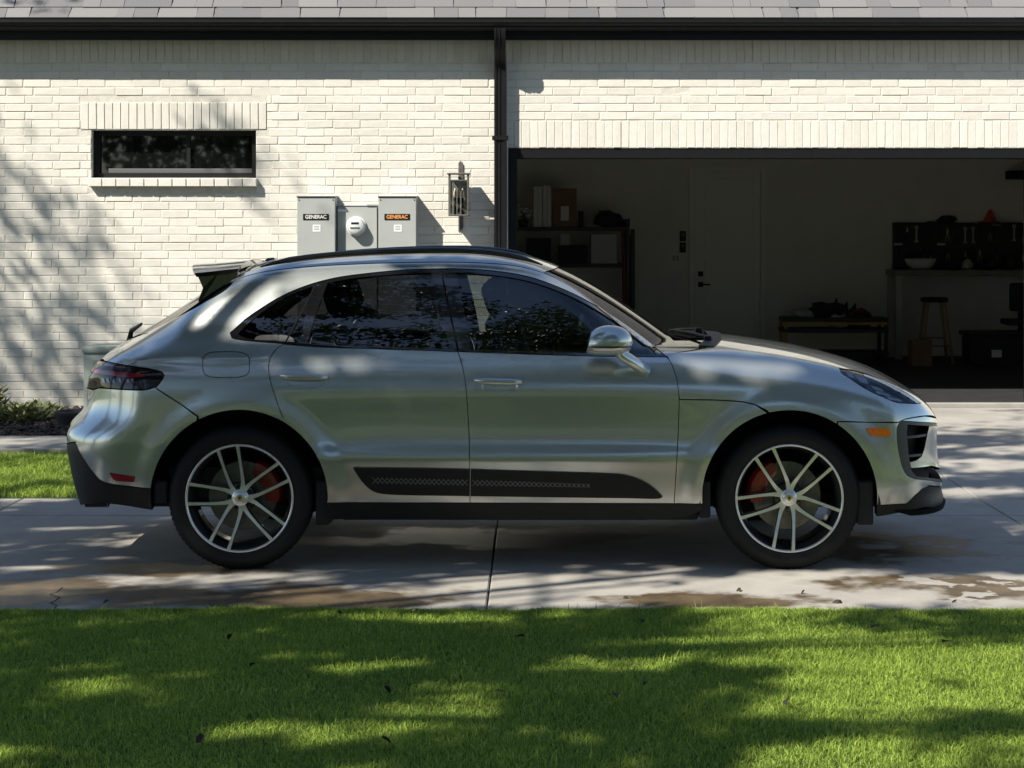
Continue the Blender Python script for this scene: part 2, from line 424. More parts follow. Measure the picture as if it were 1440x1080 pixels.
# ---- eave: soffit, fascia, gutter, roof
M_soff = mat('dark_soffit', (.02,.02,.02), .7)
m = MB(); m.box(XL-.4,XRt+.4,7.885,WY+.25,3.555,3.58); m.build('soffit', M_soff, house)
m = MB(); m.box(XL-.4,XRt+.4,7.86,7.885,3.50,3.69); m.build('fascia', M_black, house)
prof = [(7.858,3.582),(7.80,3.582),(7.79,3.60),(7.785,3.625),(7.768,3.64),(7.760,3.655),(7.760,3.682),(7.775,3.684),(7.775,3.676),(7.767,3.674),(7.767,3.658),(7.776,3.645),(7.796,3.628),(7.80,3.604),(7.805,3.592),(7.858,3.592)]
V = []; n = len(prof)
for x in (XL-.4, XRt+.4): V += [(x, y, z) for y, z in prof]
F = [[i,(i+1)%n,n+(i+1)%n,n+i] for i in range(n)]+[list(range(n))[::-1], list(range(n,2*n))]
mk('gutter', V, F, M_black, house)
rf = empty('roof', (0,7.82,3.70)); rf.parent = house; rf.location = ORG[rf]-ORG[house]
def rp(u, x, h=0.0):                                  # u metres up a 45 degree slope, h proud
    s = .7071; return (x, 7.80+u*s-h*s, 3.70+u*s+h*s)
V = [rp(-.01,XL-.5), rp(-.01,XRt+.5), rp(6,XRt+.5), rp(6,XL-.5)]; V += [(x,y+.02,z-.03) for x,y,z in V]
mk('roof_deck', V, [[0,1,2,3],[7,6,5,4],[0,4,5,1],[1,5,6,2],[2,6,7,3],[3,7,4,0]], mat('roof_felt',(.14,.14,.145),.95,noise=(8,.3)), rf)
def shingle_mat():
    m, nt, b = mat_new('asphalt_shingle'); L = nt.links.new
    oi = nt.nodes.new('ShaderNodeObjectInfo'); ge = nt.nodes.new('ShaderNodeNewGeometry')
    t = N(nt,'ShaderNodeTexNoise'); t.inputs['Scale'].default_value = 160; t.inputs['Detail'].default_value = 4; L(ge.outputs['Position'], t.inputs['Vector'])
    r = nt.nodes.new('ShaderNodeValToRGB'); e = r.color_ramp.elements; e[0].position = .1; e[0].color = (.105,.105,.108,1); e[1].position = .9; e[1].color = (.185,.18,.178,1)
    k = math_n(nt,'ADD',math_n(nt,'MULTIPLY',oi.outputs['Random'],.6),math_n(nt,'MULTIPLY',t.outputs[0],.5)); L(k, r.inputs[0]); L(r.outputs[0], b.inputs['Base Color']); b.inputs['Roughness'].default_value = .95
    bp = nt.nodes.new('ShaderNodeBump'); bp.inputs['Strength'].default_value = .7; bp.inputs['Distance'].default_value = .004; L(t.outputs[0], bp.inputs['Height']); L(bp.outputs[0], b.inputs['Normal'])
    return m
M_shin = shingle_mat()
EXPO = .155
for row in range(5):
    x = -6.2+rng.uniform(0,.2)
    while x < 6.4:
        w = float(rng.choice([.16,.22,.28,.36,.44])); h = float(rng.choice([.006,.010])); u0 = row*EXPO-.02+(.0 if h > .008 else .006); u1 = (row+1)*EXPO+.05; b0 = .010*(1) 
        sk = float(rng.uniform(-.02,.02))
        A = [rp(u0,x+.002,h+.012),rp(u0,x+w-.002,h+.012),rp(u1,x+w-.002+sk,.006),rp(u1,x+.002+sk,.006)]; B = [rp(u0,x+.002,.001),rp(u0,x+w-.002,.001),rp(u1,x+w-.002+sk,.001),rp(u1,x+.002+sk,.001)]
        mk('shingle', A+B, [[0,1,2,3],[4,5,1,0],[5,6,2,1],[7,4,0,3]], M_shin, rf)
        x += w
m = MB()
for row in range(5, 26):
    for x in np.arange(-7.9, 8.5, .33):
        h = .010; u0 = row*EXPO-.02; u1 = (row+1)*EXPO+.04; w = .326; xx = x+(row%3)*.1
        A = [rp(u0,xx,h+.010),rp(u0,xx+w,h+.010),rp(u1,xx+w,.006),rp(u1,xx,.006)]; B = [rp(u0,xx,.001),rp(u0,xx+w,.001)]
        m.add(A+B, [[0,1,2,3],[4,5,1,0]])
o = m.build('shingles', M_shin, rf); o['kind'] = 'stuff'
# ---- downspout with its elbow
ds = empty('downspout', (-.316, WY-.05, 0)); ds.parent = house; ds.location = ORG[ds]-ORG[house]
def rect_sweep(path, w, d):
    V = []; 
    for (x,y,z,ty,tz) in path:                        # tangent in the yz plane
        ny, nz = -tz, ty
        ring = []
        for k, (sx, sd) in enumerate(((-1,-1),(-.6,-1.0),(-.5,-.82),(-.1,-.82),(0,-1),(.1,-.82),(.5,-.82),(.6,-1),(1,-1),(1,1),(-1,1))):
            ring.append((x+sx*w/2, y+ny*sd*d/2, z+nz*sd*d/2))
        V += ring
    n = 11; k = len(path); F = [[i*n+j,i*n+(j+1)%n,(i+1)*n+(j+1)%n,(i+1)*n+j] for i in range(k-1) for j in range(n)]
    F += [list(range(n))[::-1], list(range((k-1)*n,k*n))]
    return V, F
xs = -.316; path = [(xs,7.815,3.60,0,-1),(xs,7.815,3.53,.1,-1),(xs,7.835,3.47,.6,-.8),(xs,7.90,3.40,.75,-.66),(xs,7.965,3.34,.6,-.8),(xs,8.005,3.27,.15,-1),(xs,8.01,3.20,0,-1)]
V, F = rect_sweep(path, .106, .082); mk('elbow', V, F, M_black, ds, True, sharp=30)
V, F = rect_sweep([(xs,8.012,3.225,0,-1),(xs,8.012,.25,0,-1),(xs,8.01,.18,-.4,-.9),(xs,7.95,.12,-.9,-.4)], .112, .088); mk('shaft', V, F, M_black, ds)
for zz in (2.6, 1.2):
    m = MB(); m.box(xs-.075,xs+.075,7.962,8.06,zz-.02,zz+.02); m.build('strap', M_black, ds)
m = MB(); m.tube([(-.250,8.035,3.50),(-.250,8.035,.1)], .006, 8); tag(m.build('reflection_strip', mat('pale_reflection',(.55,.55,.54),.5), None, True), 'thin pale strip standing in for a line of reflected light beside the black downspout', 'reflection_strip')  # pale strip models a line of reflected light beside the downspout
# ---- garage opening: frame, shell
m = MB(); m.box(GX0-.055,GX0+.03,WY-.015,WY+.27,0.05,GZ); m.box(GX1-.03,GX1+.055,WY-.015,WY+.27,.05,GZ); m.box(GX0+.03,GX1-.03,WY+.012,WY+.27,GZ-.095,GZ)
m.build('garage_door_frame', M_black, house)
BY = 14.6; IX0, IX1 = -1.0, 7.4; FZ = .13
m = MB(); m.box(IX0-.1,IX1+.1,BY,BY+.12,0,3.0); m.build('garage_back_wall', M_gwall, house)
for a, b_ in ((IX0-.12,IX0),(IX1,IX1+.12)): m = MB(); m.box(a,b_,WY+.27,BY,0,3.0); m.build('garage_side_wall', M_gwall, house)
m = MB(); m.box(IX0-.12,IX1+.12,WY+.26,BY+.12,2.95,3.05); m.build('garage_ceiling', M_gwall, house)
m = MB(); m.box(IX0,GX0,WY+.262,WY+.30,0,2.95); m.box(GX1,IX1,WY+.262,WY+.30,0,2.95); m.box(GX0,GX1,WY+.262,WY+.30,GZ+.05,2.95); m.build('garage_front_wall', M_gwall, house)
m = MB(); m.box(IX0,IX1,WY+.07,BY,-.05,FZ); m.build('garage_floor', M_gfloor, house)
m = MB(); m.box(GX0+.03,GX1-.03,WY-.04,WY+.07,-.05,FZ-.012,.006); m.build('threshold', M_concp, house)
gd = empty('garage_door', (2.25, 9.8, 2.62)); gd.parent = house; gd.location = ORG[gd]-ORG[house]
for k in range(4):
    m = MB(); m.box(GX0+.04,GX1-.04,WY+.5+.62*k,WY+.5+.62*(k+1)-.006,2.60,2.65,.006); m.build('door_section', M_blackw, gd)
# baseboard
m = MB(); m.box(IX0,atx(968,BY),BY-.02,BY,FZ,FZ+.12); m.box(atx(1077,BY),IX1,BY-.02,BY,FZ,FZ+.12); m.build('baseboard', M_gdoor, house)
# interior door with six raised panels
idr = empty('door', (atx(1023,BY), BY, FZ)); idr.parent = house; idr.location = ORG[idr]-ORG[house]
dx0, dx1, dz1 = atx(976,BY), atx(1069,BY), atz(242,BY)
m = MB(); m.box(atx(969,BY),dx0,BY-.045,BY,FZ,dz1+.06); m.box(dx1,atx(1076,BY),BY-.045,BY,FZ,dz1+.06); m.box(dx0,dx1,BY-.03,BY,dz1,dz1+.06); m.build('door_casing', M_gdoor, idr)
m = MB(); m.box(dx0+.007,dx1-.007,BY-.016,BY,FZ,dz1-.007); m.build('door_leaf', M_gdoor, idr)
for k in range(6):
    zt = atz(251+38.5*k, BY); zb = atz(251+38.5*k+27, BY); m = MB(); X0, X1 = atx(992,BY), atx(1061,BY)
    for (a,b_,c,d) in ((X0,X1,zt-.014,zt),(X0,X1,zb,zb+.014),(X0,X0+.014,zb+.014,zt-.014),(X1-.014,X1,zb+.014,zt-.014)): m.box(a,b_,BY-.042,BY-.014,c,d)
    m.build('panel_moulding', M_gdoor, idr)
c = at(985,385,BY); m = MB(); m.box(c.x-.032,c.x+.032,BY-.05,BY-.016,c.z-.032,c.z+.032,.004); m.build('deadbolt', M_blackw, idr)
c = at(985,400,BY); m = MB(); m.box(c.x-.032,c.x+.032,BY-.04,BY-.016,c.z-.032,c.z+.032,.004); m.box(c.x-.01,c.x+.12,BY-.075,BY-.058,c.z-.01,c.z+.01,.004); m.tube([(c.x,BY-.03,c.z),(c.x,BY-.065,c.z)],.011,8); m.build('door_handle', M_blackw, idr)

# ---- things on the outside wall
M_util = mat('utility_grey_enamel', (.36,.375,.36), .5, noise=(4,.06))
M_label = mat('white_sticker', (.75,.75,.74), .6)
M_tag = mat('black_badge', (.012,.011,.010), .35)
def text_mesh(name, body, size, loc, mt, parent, font_w=1.0, rot=None):
    cu = bpy.data.curves.new(name, 'FONT'); cu.body = body; cu.size = size; cu.align_x = 'CENTER'; cu.align_y = 'CENTER'; cu.extrude = .0006; cu.offset = .0008
    to = bpy.data.objects.new(name, cu); COL.objects.link(to)
    dg = bpy.context.evaluated_depsgraph_get(); me = bpy.data.meshes.new_from_object(to.evaluated_get(dg)); bpy.data.objects.remove(to)
    V = [(v.co.x*font_w+loc[0], loc[1]-v.co.z, v.co.y+loc[2]) for v in me.vertices]; F = [list(p.vertices) for p in me.polygons]
    return mk(name, V, F, mt, parent)
def util_box(px0, px1, py0, Yf, zb, label, tcol, pyb, group=None):
    x0, x1 = atx(px0,Yf), atx(px1,Yf); z1 = atz(py0,Yf)
    r = empty('electrical_box', ((x0+x1)/2, WY, zb), label, 'electrical box', group)
    m = MB(); m.box(x0,x1,Yf+.012,WY+.004,zb,z1-.008); m.build('case', M_util, r)
    m = MB(); m.box(x0+.003,x1-.003,Yf,Yf+.0125,zb+.005,z1-.022,.003); m.build('cover', M_util, r)
    m = MB(); m.box(x0-.008,x1+.008,Yf-.012,WY+.003,z1-.010,z1,.003); m.build('drip_lid', M_util, r)
    bx0, bx1 = x0+(x1-x0)*.16, x0+(x1-x0)*.83; bz = atz(pyb,Yf)
    m = MB(); m.box(bx0,bx1,Yf-.005,Yf-.0003,bz-.028,bz+.028,.002); b_ = m.build('badge', M_tag, r)
    text_mesh('lettering', 'GENERAC', .048, ((bx0+bx1)/2, Yf-.0056, bz-.001), mat('badge_text',tcol,.5), b_, .92)
    m = MB(); m.box(x1-.035,x1-.018,Yf-.012,Yf-.0003,zb+.25,zb+.31,.003); m.build('latch', M_util, r)
    m = MB()
    for xx in (x0+.02,x1-.02): m.tube([(xx,Yf-.004,z1-.04),(xx,Yf+.002,z1-.04)], .006, 8)
    m.build('cover_screws', M_grey, r)['kind'] = 'stuff'
    cx = (x0+x1)/2+.005; sz = bz-.105
    m = MB(); m.box(cx-.036,cx+.036,Yf-.0022,Yf-.0003,sz-.032,sz+.032); s = m.build('sticker', M_label, r)
    m = MB(); 
    for k in range(3): m.box(cx-.024,cx+.024,Yf-.003,Yf-.0021,sz+.014-.014*k,sz+.018-.014*k)
    m.build('sticker_print', M_grey, s)
    return r
util_box(417.5, 471.5, 275, WY-.20, .95, 'grey electrical box with white lettering on a black badge, left of the meter', (.75,.74,.70), 305)
util_box(532, 585.5, 275, WY-.20, .95, 'grey electrical box with orange lettering on a black badge, right of the meter', (.85,.33,.10), 305)
Ym = WY-.12; x0, x1, z1 = atx(474.5,Ym), atx(532,Ym)-.012, atz(290,Ym)
mt = empty('electricity_meter', ((x0+x1)/2,WY,1.0), 'round glass electricity meter on a grey box between two taller boxes', 'meter')
m = MB(); m.box(x0,x1,Ym,WY+.004,1.0,z1,.006); m.build('case', M_util, mt)
m = MB(); m.box(x0-.004,x1+.004,Ym-.006,WY,z1,z1+.012,.003); m.box(atx(516,Ym),x1+.01,Ym-.012,Ym+.02,z1+.006,z1+.02); m.build('lid', M_util, mt)
c = at(501,318,Ym); V, F = lathe([(.001,-.085),(.055,-.085),(.072,-.075),(.080,-.05),(.082,-.02),(.092,-.018),(.092,0)], (c.x,Ym,c.z), 'Y', 36)
M_mglass = mat('meter_glass', (.62,.65,.64), .12, coat=.8); ms = mk('meter_dome', V, F, M_mglass, mt, True, sharp=40)
m = MB(); m.box(c.x-.04,c.x+.03,Ym-.0875,Ym-.0855,c.z+.018,c.z+.036); m.build('display', M_tag, ms)
m = MB()
for k in range(9):
    xx = c.x-.045+.010*k; hh = (.004,.009,.006,.010,.005,.008,.004,.009,.006)[k]; m.box(xx-.003,xx+.003,Ym-.0875,Ym-.0855,c.z-.018-hh,c.z-.010)
m.build('dial_marks', M_black, ms)
m = MB(); m.box(x0+.002,x0+.085,Ym-.0025,Ym-.0004,z1-.05,z1-.028); m.build('seal_sticker', M_label, mt)
# wall lantern
YL0, YL1 = WY-.235, WY-.09
M_lan = mat('weathered_bronze', (.12,.115,.10), .5, .2, noise=(30,.4))
lx0, lx1, lz0, lz1 = atx(631,WY-.16), atx(659.5,WY-.16), atz(304,WY-.16), atz(243.5,WY-.16)
lan = empty('wall_lantern', ((lx0+lx1)/2,WY,lz0), 'bronze box lantern with three candle bulbs on the brick wall', 'lantern')
m = MB(); bz0, bz1 = atz(324,WY), atz(226,WY); bx = atx(648,WY)
m.prism([(bx-.022,WY-.012,bz0-.01),(bx+.022,WY-.012,bz0+.02),(bx+.022,WY-.012,bz1-.03),(bx-.0,WY-.012,bz1),(bx-.022,WY-.012,bz1-.02)], (0,.012,0)); m.build('back_plate', M_lan, lan)
m = MB(); cx = (lx0+lx1)/2
m.box(lx0-.012,lx1+.012,YL0-.012,YL1+.012,lz1-.014,lz1,.003); m.box(lx0,lx1,YL0,YL1,lz0,lz0+.016,.003)
for x in (lx0+.008,lx1-.008):
    for y in (YL0+.008,YL1-.008): m.box(x-.008,x+.008,y-.008,y+.008,lz0+.016,lz1-.014)
m.box(lx0,lx1,YL0+.002,YL0+.010,lz1-.075,lz1-.062); m.box(lx0,lx1,YL1-.010,YL1-.002,lz1-.075,lz1-.062)
m.box(cx-.01,cx+.01,YL1,WY-.012,lz1-.05,lz1-.03); m.box(cx-.01,cx+.01,YL1,WY-.012,lz0+.04,lz0+.06); m.build('frame', M_lan, lan)
m = MB(); m.box(lx0+.016,lx1-.016,YL1-.006,YL1-.002,lz0+.016,lz1-.075); m.build('rear_pane', mat('mirror_pane',(.35,.35,.34),.15,.6), lan)
m = MB(); m.box(lx0+.016,lx1-.016,YL0+.006,YL0+.009,lz0+.016,lz1-.075); m.build('front_pane', glass_mat('lantern_glass',(.9,.92,.9),1.45), lan)
for dx, dy in ((-.035,0),(0.0,-.03),(.035,0)):
    yc_ = (YL0+YL1)/2+dy; m = MB(); m.tube([(cx+dx,yc_,lz0+.016),(cx+dx,yc_,lz0+.17)], .012, 10); cs = m.build('candle', M_black, lan, True)
    V, F = lathe([(.001,.0),(.010,.0),(.016,.03),(.013,.06),(.004,.085),(.001,.09)], (cx+dx,yc_,lz0+.17), 'Z', 12); mk('bulb', V, F, mat('bulb_glass',(.80,.62,.50),.2,coat=.5), cs, True)
# green utility cabinet, planter by the bed
Yg = 7.35; x0 = atx(114.5,Yg); z1 = atz(487,Yg)
pc = empty('utility_cabinet', (x0+.35,Yg+.2,.05), 'pale green utility cabinet at the foot of the brick wall', 'cabinet')
M_pgreen = mat('pale_green_enamel', (.27,.31,.28), .45, noise=(5,.1))
m = MB(); m.box(x0+.012,x0+.70,Yg+.02,Yg+.48,.05,z1-.06,.01); m.build('body', M_pgreen, pc, True)
m = MB(); m.box(x0,x0+.712,Yg,Yg+.50,z1-.065,z1,.02); m.build('lid', M_pgreen, pc, True)
m = MB(); m.box(x0+.10,x0+.62,Yg+.012,Yg+.021,.15,z1-.12,.004); m.build('door_panel', M_pgreen, pc)
Yp = 6.35; c = at(98,616,Yp); rt = atz(583.5,Yp)
V, F = lathe([(.001,.05),(.10,.05),(.13,.0),(.165,rt-.06),(.175,rt-.05),(.178,rt-.02),(.165,rt-.02),(.155,rt-.07),(.001,rt-.08)], (c.x+.05,Yp,.055), 'Z', 28)
tag(mk('planter', V, F, mat('charcoal_resin',(.035,.037,.042),.6,noise=(8,.2)), None, True, sharp=45), 'low charcoal planter bowl standing in the mulch bed', 'planter')
# ================================================================== THE CAR
YC = 0.945                                   # world Y of the car's centre plane; car coordinates: x, y = half width towards the lawn, z
XR, XF, ZW = -1.504, 1.304, 0.366            # wheel centres
class Nat:
    """natural cubic spline with linear extrapolation"""
    def __init__(s, xs, ys):
        x = np.array(xs, float); y = np.array(ys, float); n = len(x); h = np.diff(x)
        A = np.zeros((n,n)); r = np.zeros(n); A[0,0] = A[-1,-1] = 1
        for i in range(1, n-1):
            A[i,i-1] = h[i-1]; A[i,i] = 2*(h[i-1]+h[i]); A[i,i+1] = h[i]
            r[i] = 3*((y[i+1]-y[i])/h[i]-(y[i]-y[i-1])/h[i-1])
        c = np.linalg.solve(A, r)
        s.x, s.y, s.c = x, y, c
        s.b = (y[1:]-y[:-1])/h-h*(2*c[:-1]+c[1:])/3; s.d = (c[1:]-c[:-1])/(3*h)
        s.be = s.b[-1]+2*c[-2]*h[-1]+3*s.d[-1]*h[-1]**2
    def __call__(s, t):
        t = np.asarray(t, float); i = np.clip(np.searchsorted(s.x, t)-1, 0, len(s.x)-2)
        u = t-s.x[i]; v = s.y[i]+u*(s.b[i]+u*(s.c[i]+u*s.d[i]))
        v = np.where(t < s.x[0], s.y[0]+s.b[0]*(t-s.x[0]), v)
        return np.where(t > s.x[-1], s.y[-1]+s.be*(t-s.x[-1]), v)
def smax(a, b, k):
    h = np.maximum(k-np.abs(a-b), 0); return np.maximum(a, b)+h*h/(4*k)
def smin(a, b, k): return -smax(-a, -b, k)
def sstep(a, b, t):
    u = np.clip((t-a)/(b-a), 0, 1); return u*u*u*(u*(u*6-15)+10)

_zk = [.18,.30,.42,.53,.578,.60,.64,.68,.75,.85,.93,1.0,1.06,1.12,1.22]
_st = [(-2.35,[.80,.85,.89,.915,.922,.924,.926,.926,.926,.92,.908,.885,.855,.82,.75]),
       (-1.50,[.88,.905,.925,.936,.940,.941,.943,.945,.950,.956,.954,.933,.901,.862,.78]),
       (-0.85,[.855,.892,.920,.941,.949,.946,.934,.930,.931,.939,.941,.921,.892,.853,.78]),
       (-0.10,[.855,.892,.918,.940,.949,.945,.931,.926,.927,.936,.939,.920,.891,.853,.78]),
       ( 0.70,[.855,.892,.919,.940,.948,.945,.933,.929,.930,.938,.938,.916,.885,.846,.77]),
       ( 1.30,[.88,.905,.925,.936,.939,.940,.942,.944,.946,.942,.930,.907,.874,.83,.74]),
       ( 1.95,[.86,.885,.905,.917,.92,.92,.92,.918,.914,.90,.882,.856,.826,.79,.71])]
_B = [Nat([s[0] for s in _st], np.eye(len(_st))[i]) for i in range(len(_st))]
_P = [Nat(_zk, s[1]) for s in _st]
def wside(x, z):
    xx = np.clip(x, -2.6, 2.3); r = 0
    for b, p in zip(_B, _P): r = r+b(xx)*p(z)
    for xw in (XR, XF):
        d = np.hypot(x-xw, z-ZW); r = r+0.016*(1-sstep(.462, .590, d))
    return r
# hood / shoulder deck height on the centre line
ZT = Nat([-2.6,-2.36,-2.15,-1.8,-1.4,-.8,0,.6,.85,1.0,1.156,1.349,1.54,1.736,1.89,2.006,2.103,2.2,2.4],
         [.90,1.04,1.115,1.17,1.195,1.20,1.185,1.16,1.155,1.155,1.140,1.112,1.076,1.024,.966,.902,.835,.755,.56])
XFr = Nat([.1,.27,.30,.36,.45,.50,.60,.70,.78,.9,1.1],[2.20,2.205,2.215,2.205,2.205,2.195,2.185,2.185,2.175,2.13,2.02])
XRr = Nat([.1,.28,.38,.53,.60,.64,.68,.72,.76,.80,.84,.90,.98,1.05,1.15],[-2.42,-2.45,-2.48,-2.512,-2.522,-2.520,-2.508,-2.470,-2.426,-2.400,-2.388,-2.382,-2.370,-2.335,-2.265])
ZR = Nat([-2.6,-2.3,-2.17,-2.0,-1.795,-1.65,-1.55,-1.4,-1.1,-.7,-.35,-.1,.05,.168,.34,.57,.76,.9,1.1],
         [.87,1.075,1.168,1.285,1.420,1.503,1.545,1.583,1.615,1.634,1.632,1.606,1.569,1.523,1.434,1.288,1.158,1.06,.92])
WG = Nat([-2.5,-2.2,-1.9,-1.5,-1.0,-.5,0,.5,.9,1.2],[.71,.755,.795,.838,.862,.870,.869,.853,.820,.78])
def FF(x, y, z):
    y = np.abs(y)
    side = y-wside(x, z)
    top = z-(ZT(x)-0.065*(y/.9)**2)
    k1 = .03+.11*sstep(.6, 1.15, x)+.07*sstep(-1.0, -1.7, x)
    low = smax(side*.95, top, k1)
    low = smax(low, x-(XFr(z)-.05*(y/.8)**2-.20*(y/.9)**5), .10)
    low = smax(low, (XRr(z)+.05*(y/.8)**2+.20*(y/.9)**5)-x, .10)
    xs = x+.15*(y/.7)**2*sstep(-.3, .7, x)-.10*(y/.7)**2*sstep(-1.3, -2.0, x)
    dz = z-1.10
    gs = y-(WG(x)-.40*np.maximum(dz,-.03)-.28*np.maximum(dz,0)**2+1.2*np.minimum(dz+.03,0))
    gt = z-(ZR(xs)-.045*(y/.6)**2)
    up = smax(gs*.9, gt*.9, .085)
    up = smax(up, (XRr(z)+.05*(y/.8)**2+.20*(y/.9)**5)-x, .10)
    kb = .012+.13*sstep(-1.05, -1.75, x)+.05*sstep(.75, 1.0, x)
    return smin(low, up, kb)
def grad(P):
    h = 0.0025; g = np.zeros_like(P)
    for i in range(3):
        a = P.copy(); a[:,i] += h; b = P.copy(); b[:,i] -= h
        g[:,i] = FF(a[:,0],a[:,1],a[:,2])-FF(b[:,0],b[:,1],b[:,2])
    return g/np.maximum(np.linalg.norm(g, axis=1, keepdims=True), 1e-9)
def solve(O, D, ta, tb, n=70):
    """first crossing from outside (t=ta) towards tb; misses return the closest approach"""
    O = np.asarray(O, float); D = np.asarray(D, float); N = len(O)
    ts = np.linspace(ta, tb, n)
    P = O[:,None,:]+D[:,None,:]*ts[None,:,None]
    v = FF(P[...,0].ravel(), P[...,1].ravel(), P[...,2].ravel()).reshape(N, n)
    ins = v <= 0; hit = ins.any(1); i = np.where(hit, ins.argmax(1), v.argmin(1)); i0 = np.maximum(i-1, 0)
    a = ts[i0]; b = ts[i]
    for _ in range(26):
        m = (a+b)/2; Q = O+D*m[:,None]; f = FF(Q[:,0], Q[:,1], Q[:,2]) <= 0
        b = np.where(f, m, b); a = np.where(f, a, m)
    t = np.where(hit, b, ts[i])
    return O+D*t[:,None]
def pix(pts, t0=None):
    """photo pixels -> points on the near side of the car body"""
    p = np.asarray(pts, float)
    O = np.tile([0, YC-CAM.y, CAM.z], (len(p),1)); D = np.stack([(p[:,0]-VPX)/FPX, -np.ones(len(p)), (VPY-p[:,1])/FPX], 1)
    return solve(O, D, 9.3, 10.9, 260)
def pixy(px, py, y):
    """photo pixel -> point in the plane at half width y"""
    d = YC-y-CAM.y; return np.array([(px-VPX)*d/FPX, y, CAM.z+(VPY-py)*d/FPX])
class Side:
    def to(s, P): return P[:,[0,2]]
    def lift(s, q):
        n = len(q); return solve(np.stack([q[:,0], np.full(n,1.15), q[:,1]],1), np.tile([0,-1.,0],(n,1)), 0, 1.1, 110)
class Plan:
    def to(s, P): return P[:,[0,1]]
    def lift(s, q):
        n = len(q); return solve(np.stack([q[:,0], q[:,1], np.full(n,1.9)],1), np.tile([0,0,-1.],(n,1)), 0, 1.5, 120)
class Roll:
    z0 = .70
    def to(s, P): return np.stack([P[:,0], np.arctan2(P[:,2]-s.z0, P[:,1])*.75],1)
    def lift(s, q):
        n = len(q); a = q[:,1]/.75; D = np.stack([np.zeros(n), np.cos(a), np.sin(a)],1)
        return solve(np.stack([q[:,0], np.zeros(n), np.full(n,s.z0)],1), D, 1.5, 0.05, 120)
class End:
    def __init__(s, x0, sg): s.x0 = x0; s.sg = sg
    def to(s, P): return np.stack([np.arctan2(P[:,1], s.sg*(P[:,0]-s.x0))*.95, P[:,2]],1)
    def lift(s, q):
        n = len(q); a = q[:,0]/.95; D = np.stack([s.sg*np.cos(a), np.sin(a), np.zeros(n)],1)
        return solve(np.stack([np.full(n,s.x0), np.zeros(n), q[:,1]],1), D, 1.7, 0.1, 120)
class Central:
    def __init__(s, O, c):
        s.O = np.array(O, float); c = Vector(c).normalized(); s.c = np.array(c)
        a = Vector((0,0,1)).cross(c).normalized(); s.a = np.array(a); s.b = np.array(c.cross(a))
    def to(s, P):
        d = P-s.O; d = d/np.linalg.norm(d,axis=1,keepdims=True); w = 1+d@s.c
        return np.stack([(d@s.a)/w*1.7, (d@s.b)/w*1.7],1)
    def lift(s, q):
        u = q/1.7; r2 = (u**2).sum(1); w = 2/(1+r2)
        D = u[:,:1]*w[:,None]*s.a+u[:,1:]*w[:,None]*s.b+(w-1)[:,None]*s.c
        return solve(np.tile(s.O,(len(q),1)), D, 2.2, 0.1, 130)
SIDE, PLAN, ROLL = Side(), Plan(), Roll()
FRONT, REAR = End(1.05, 1), End(-1.25, -1)
HOODC = Central((1.05, 0, .35), (.55, .45, .7))

def densify(Q, step):
    out = []
    for i in range(len(Q)):
        a = Q[i]; b = Q[(i+1)%len(Q)]; n = max(1, int(math.ceil(np.linalg.norm(b-a)/step)))
        for k in range(n): out.append(a+(b-a)*k/n)
    return np.array(out)
def smooth_poly(pts, closed=True, step=4.0, corner=50):
    """Catmull-Rom through pixel points, keeping corners sharper than `corner` degrees"""
    P = [np.array(p[:2], float) for p in pts]; n = len(P); out = []
    def iscorner(i):
        if len(pts[i]) > 2: return True
        a = P[i]-P[i-1]; b = P[(i+1)%n]-P[i]
        na, nb = np.linalg.norm(a), np.linalg.norm(b)
        return np.degrees(np.arccos(np.clip(a@b/(na*nb+1e-12),-1,1))) > corner
    C = [iscorner(i) for i in range(n)]
    for i in range(n if closed else n-1):
        p1, p2 = P[i], P[(i+1)%n]
        p0 = 2*p1-p2 if (C[i] or (not closed and i == 0)) else P[i-1]
        p3 = 2*p2-p1 if (C[(i+1)%n] or (not closed and i == n-2)) else P[(i+2)%n]
        L = np.linalg.norm(p2-p1); m = max(1, int(L/step))
        d01, d12, d23 = [max(np.linalg.norm(a-b),1e-6)**.5 for a,b in ((p0,p1),(p1,p2),(p2,p3))]
        m1 = (p1-p0)/d01-(p2-p0)/(d01+d12)+(p2-p1)/d12; m2 = (p2-p1)/d12-(p3-p1)/(d12+d23)+(p3-p2)/d23
        m1, m2 = m1*d12, m2*d12
        for k in range(m):
            t = k/m; out.append((2*t**3-3*t**2+1)*p1+(t**3-2*t**2+t)*m1+(-2*t**3+3*t**2)*p2+(t**3-t**2)*m2)
    if not closed: out.append(P[-1])
    return np.array(out)
def area2(Q): return 0.5*np.sum(Q[:,0]*np.roll(Q[:,1],-1)-np.roll(Q[:,0],-1)*Q[:,1])
def inset(Q, d):
    if area2(Q) < 0: Q = Q[::-1]
    e = np.roll(Q,-1,0)-Q; e = e/np.maximum(np.linalg.norm(e,axis=1,keepdims=True),1e-9)
    n = np.stack([-e[:,1], e[:,0]],1); m = n+np.roll(n,1,0); l = np.maximum(np.linalg.norm(m,axis=1,keepdims=True),.5)
    m = m/l; c = np.maximum((m*n).sum(1,keepdims=True),.5)
    return Q+m*d/c
def inpoly(pts, Q):
    x, y = pts[:,0], pts[:,1]; r = np.zeros(len(pts), bool)
    for i in range(len(Q)):
        x1, y1 = Q[i]; x2, y2 = Q[(i+1)%len(Q)]
        c = (y1 > y) != (y2 > y)
        if y1 != y2: r ^= c & (x < (x2-x1)*(y-y1)/(y2-y1)+x1)
    return r
def bdist(pts, Q):
    d = np.full(len(pts), 9.)
    for i in range(len(Q)):
        a = Q[i]; b = Q[(i+1)%len(Q)]; e = b-a; t = np.clip(((pts-a)@e)/(e@e+1e-12),0,1)
        d = np.minimum(d, np.linalg.norm(pts-a-t[:,None]*e,axis=1))
    return d
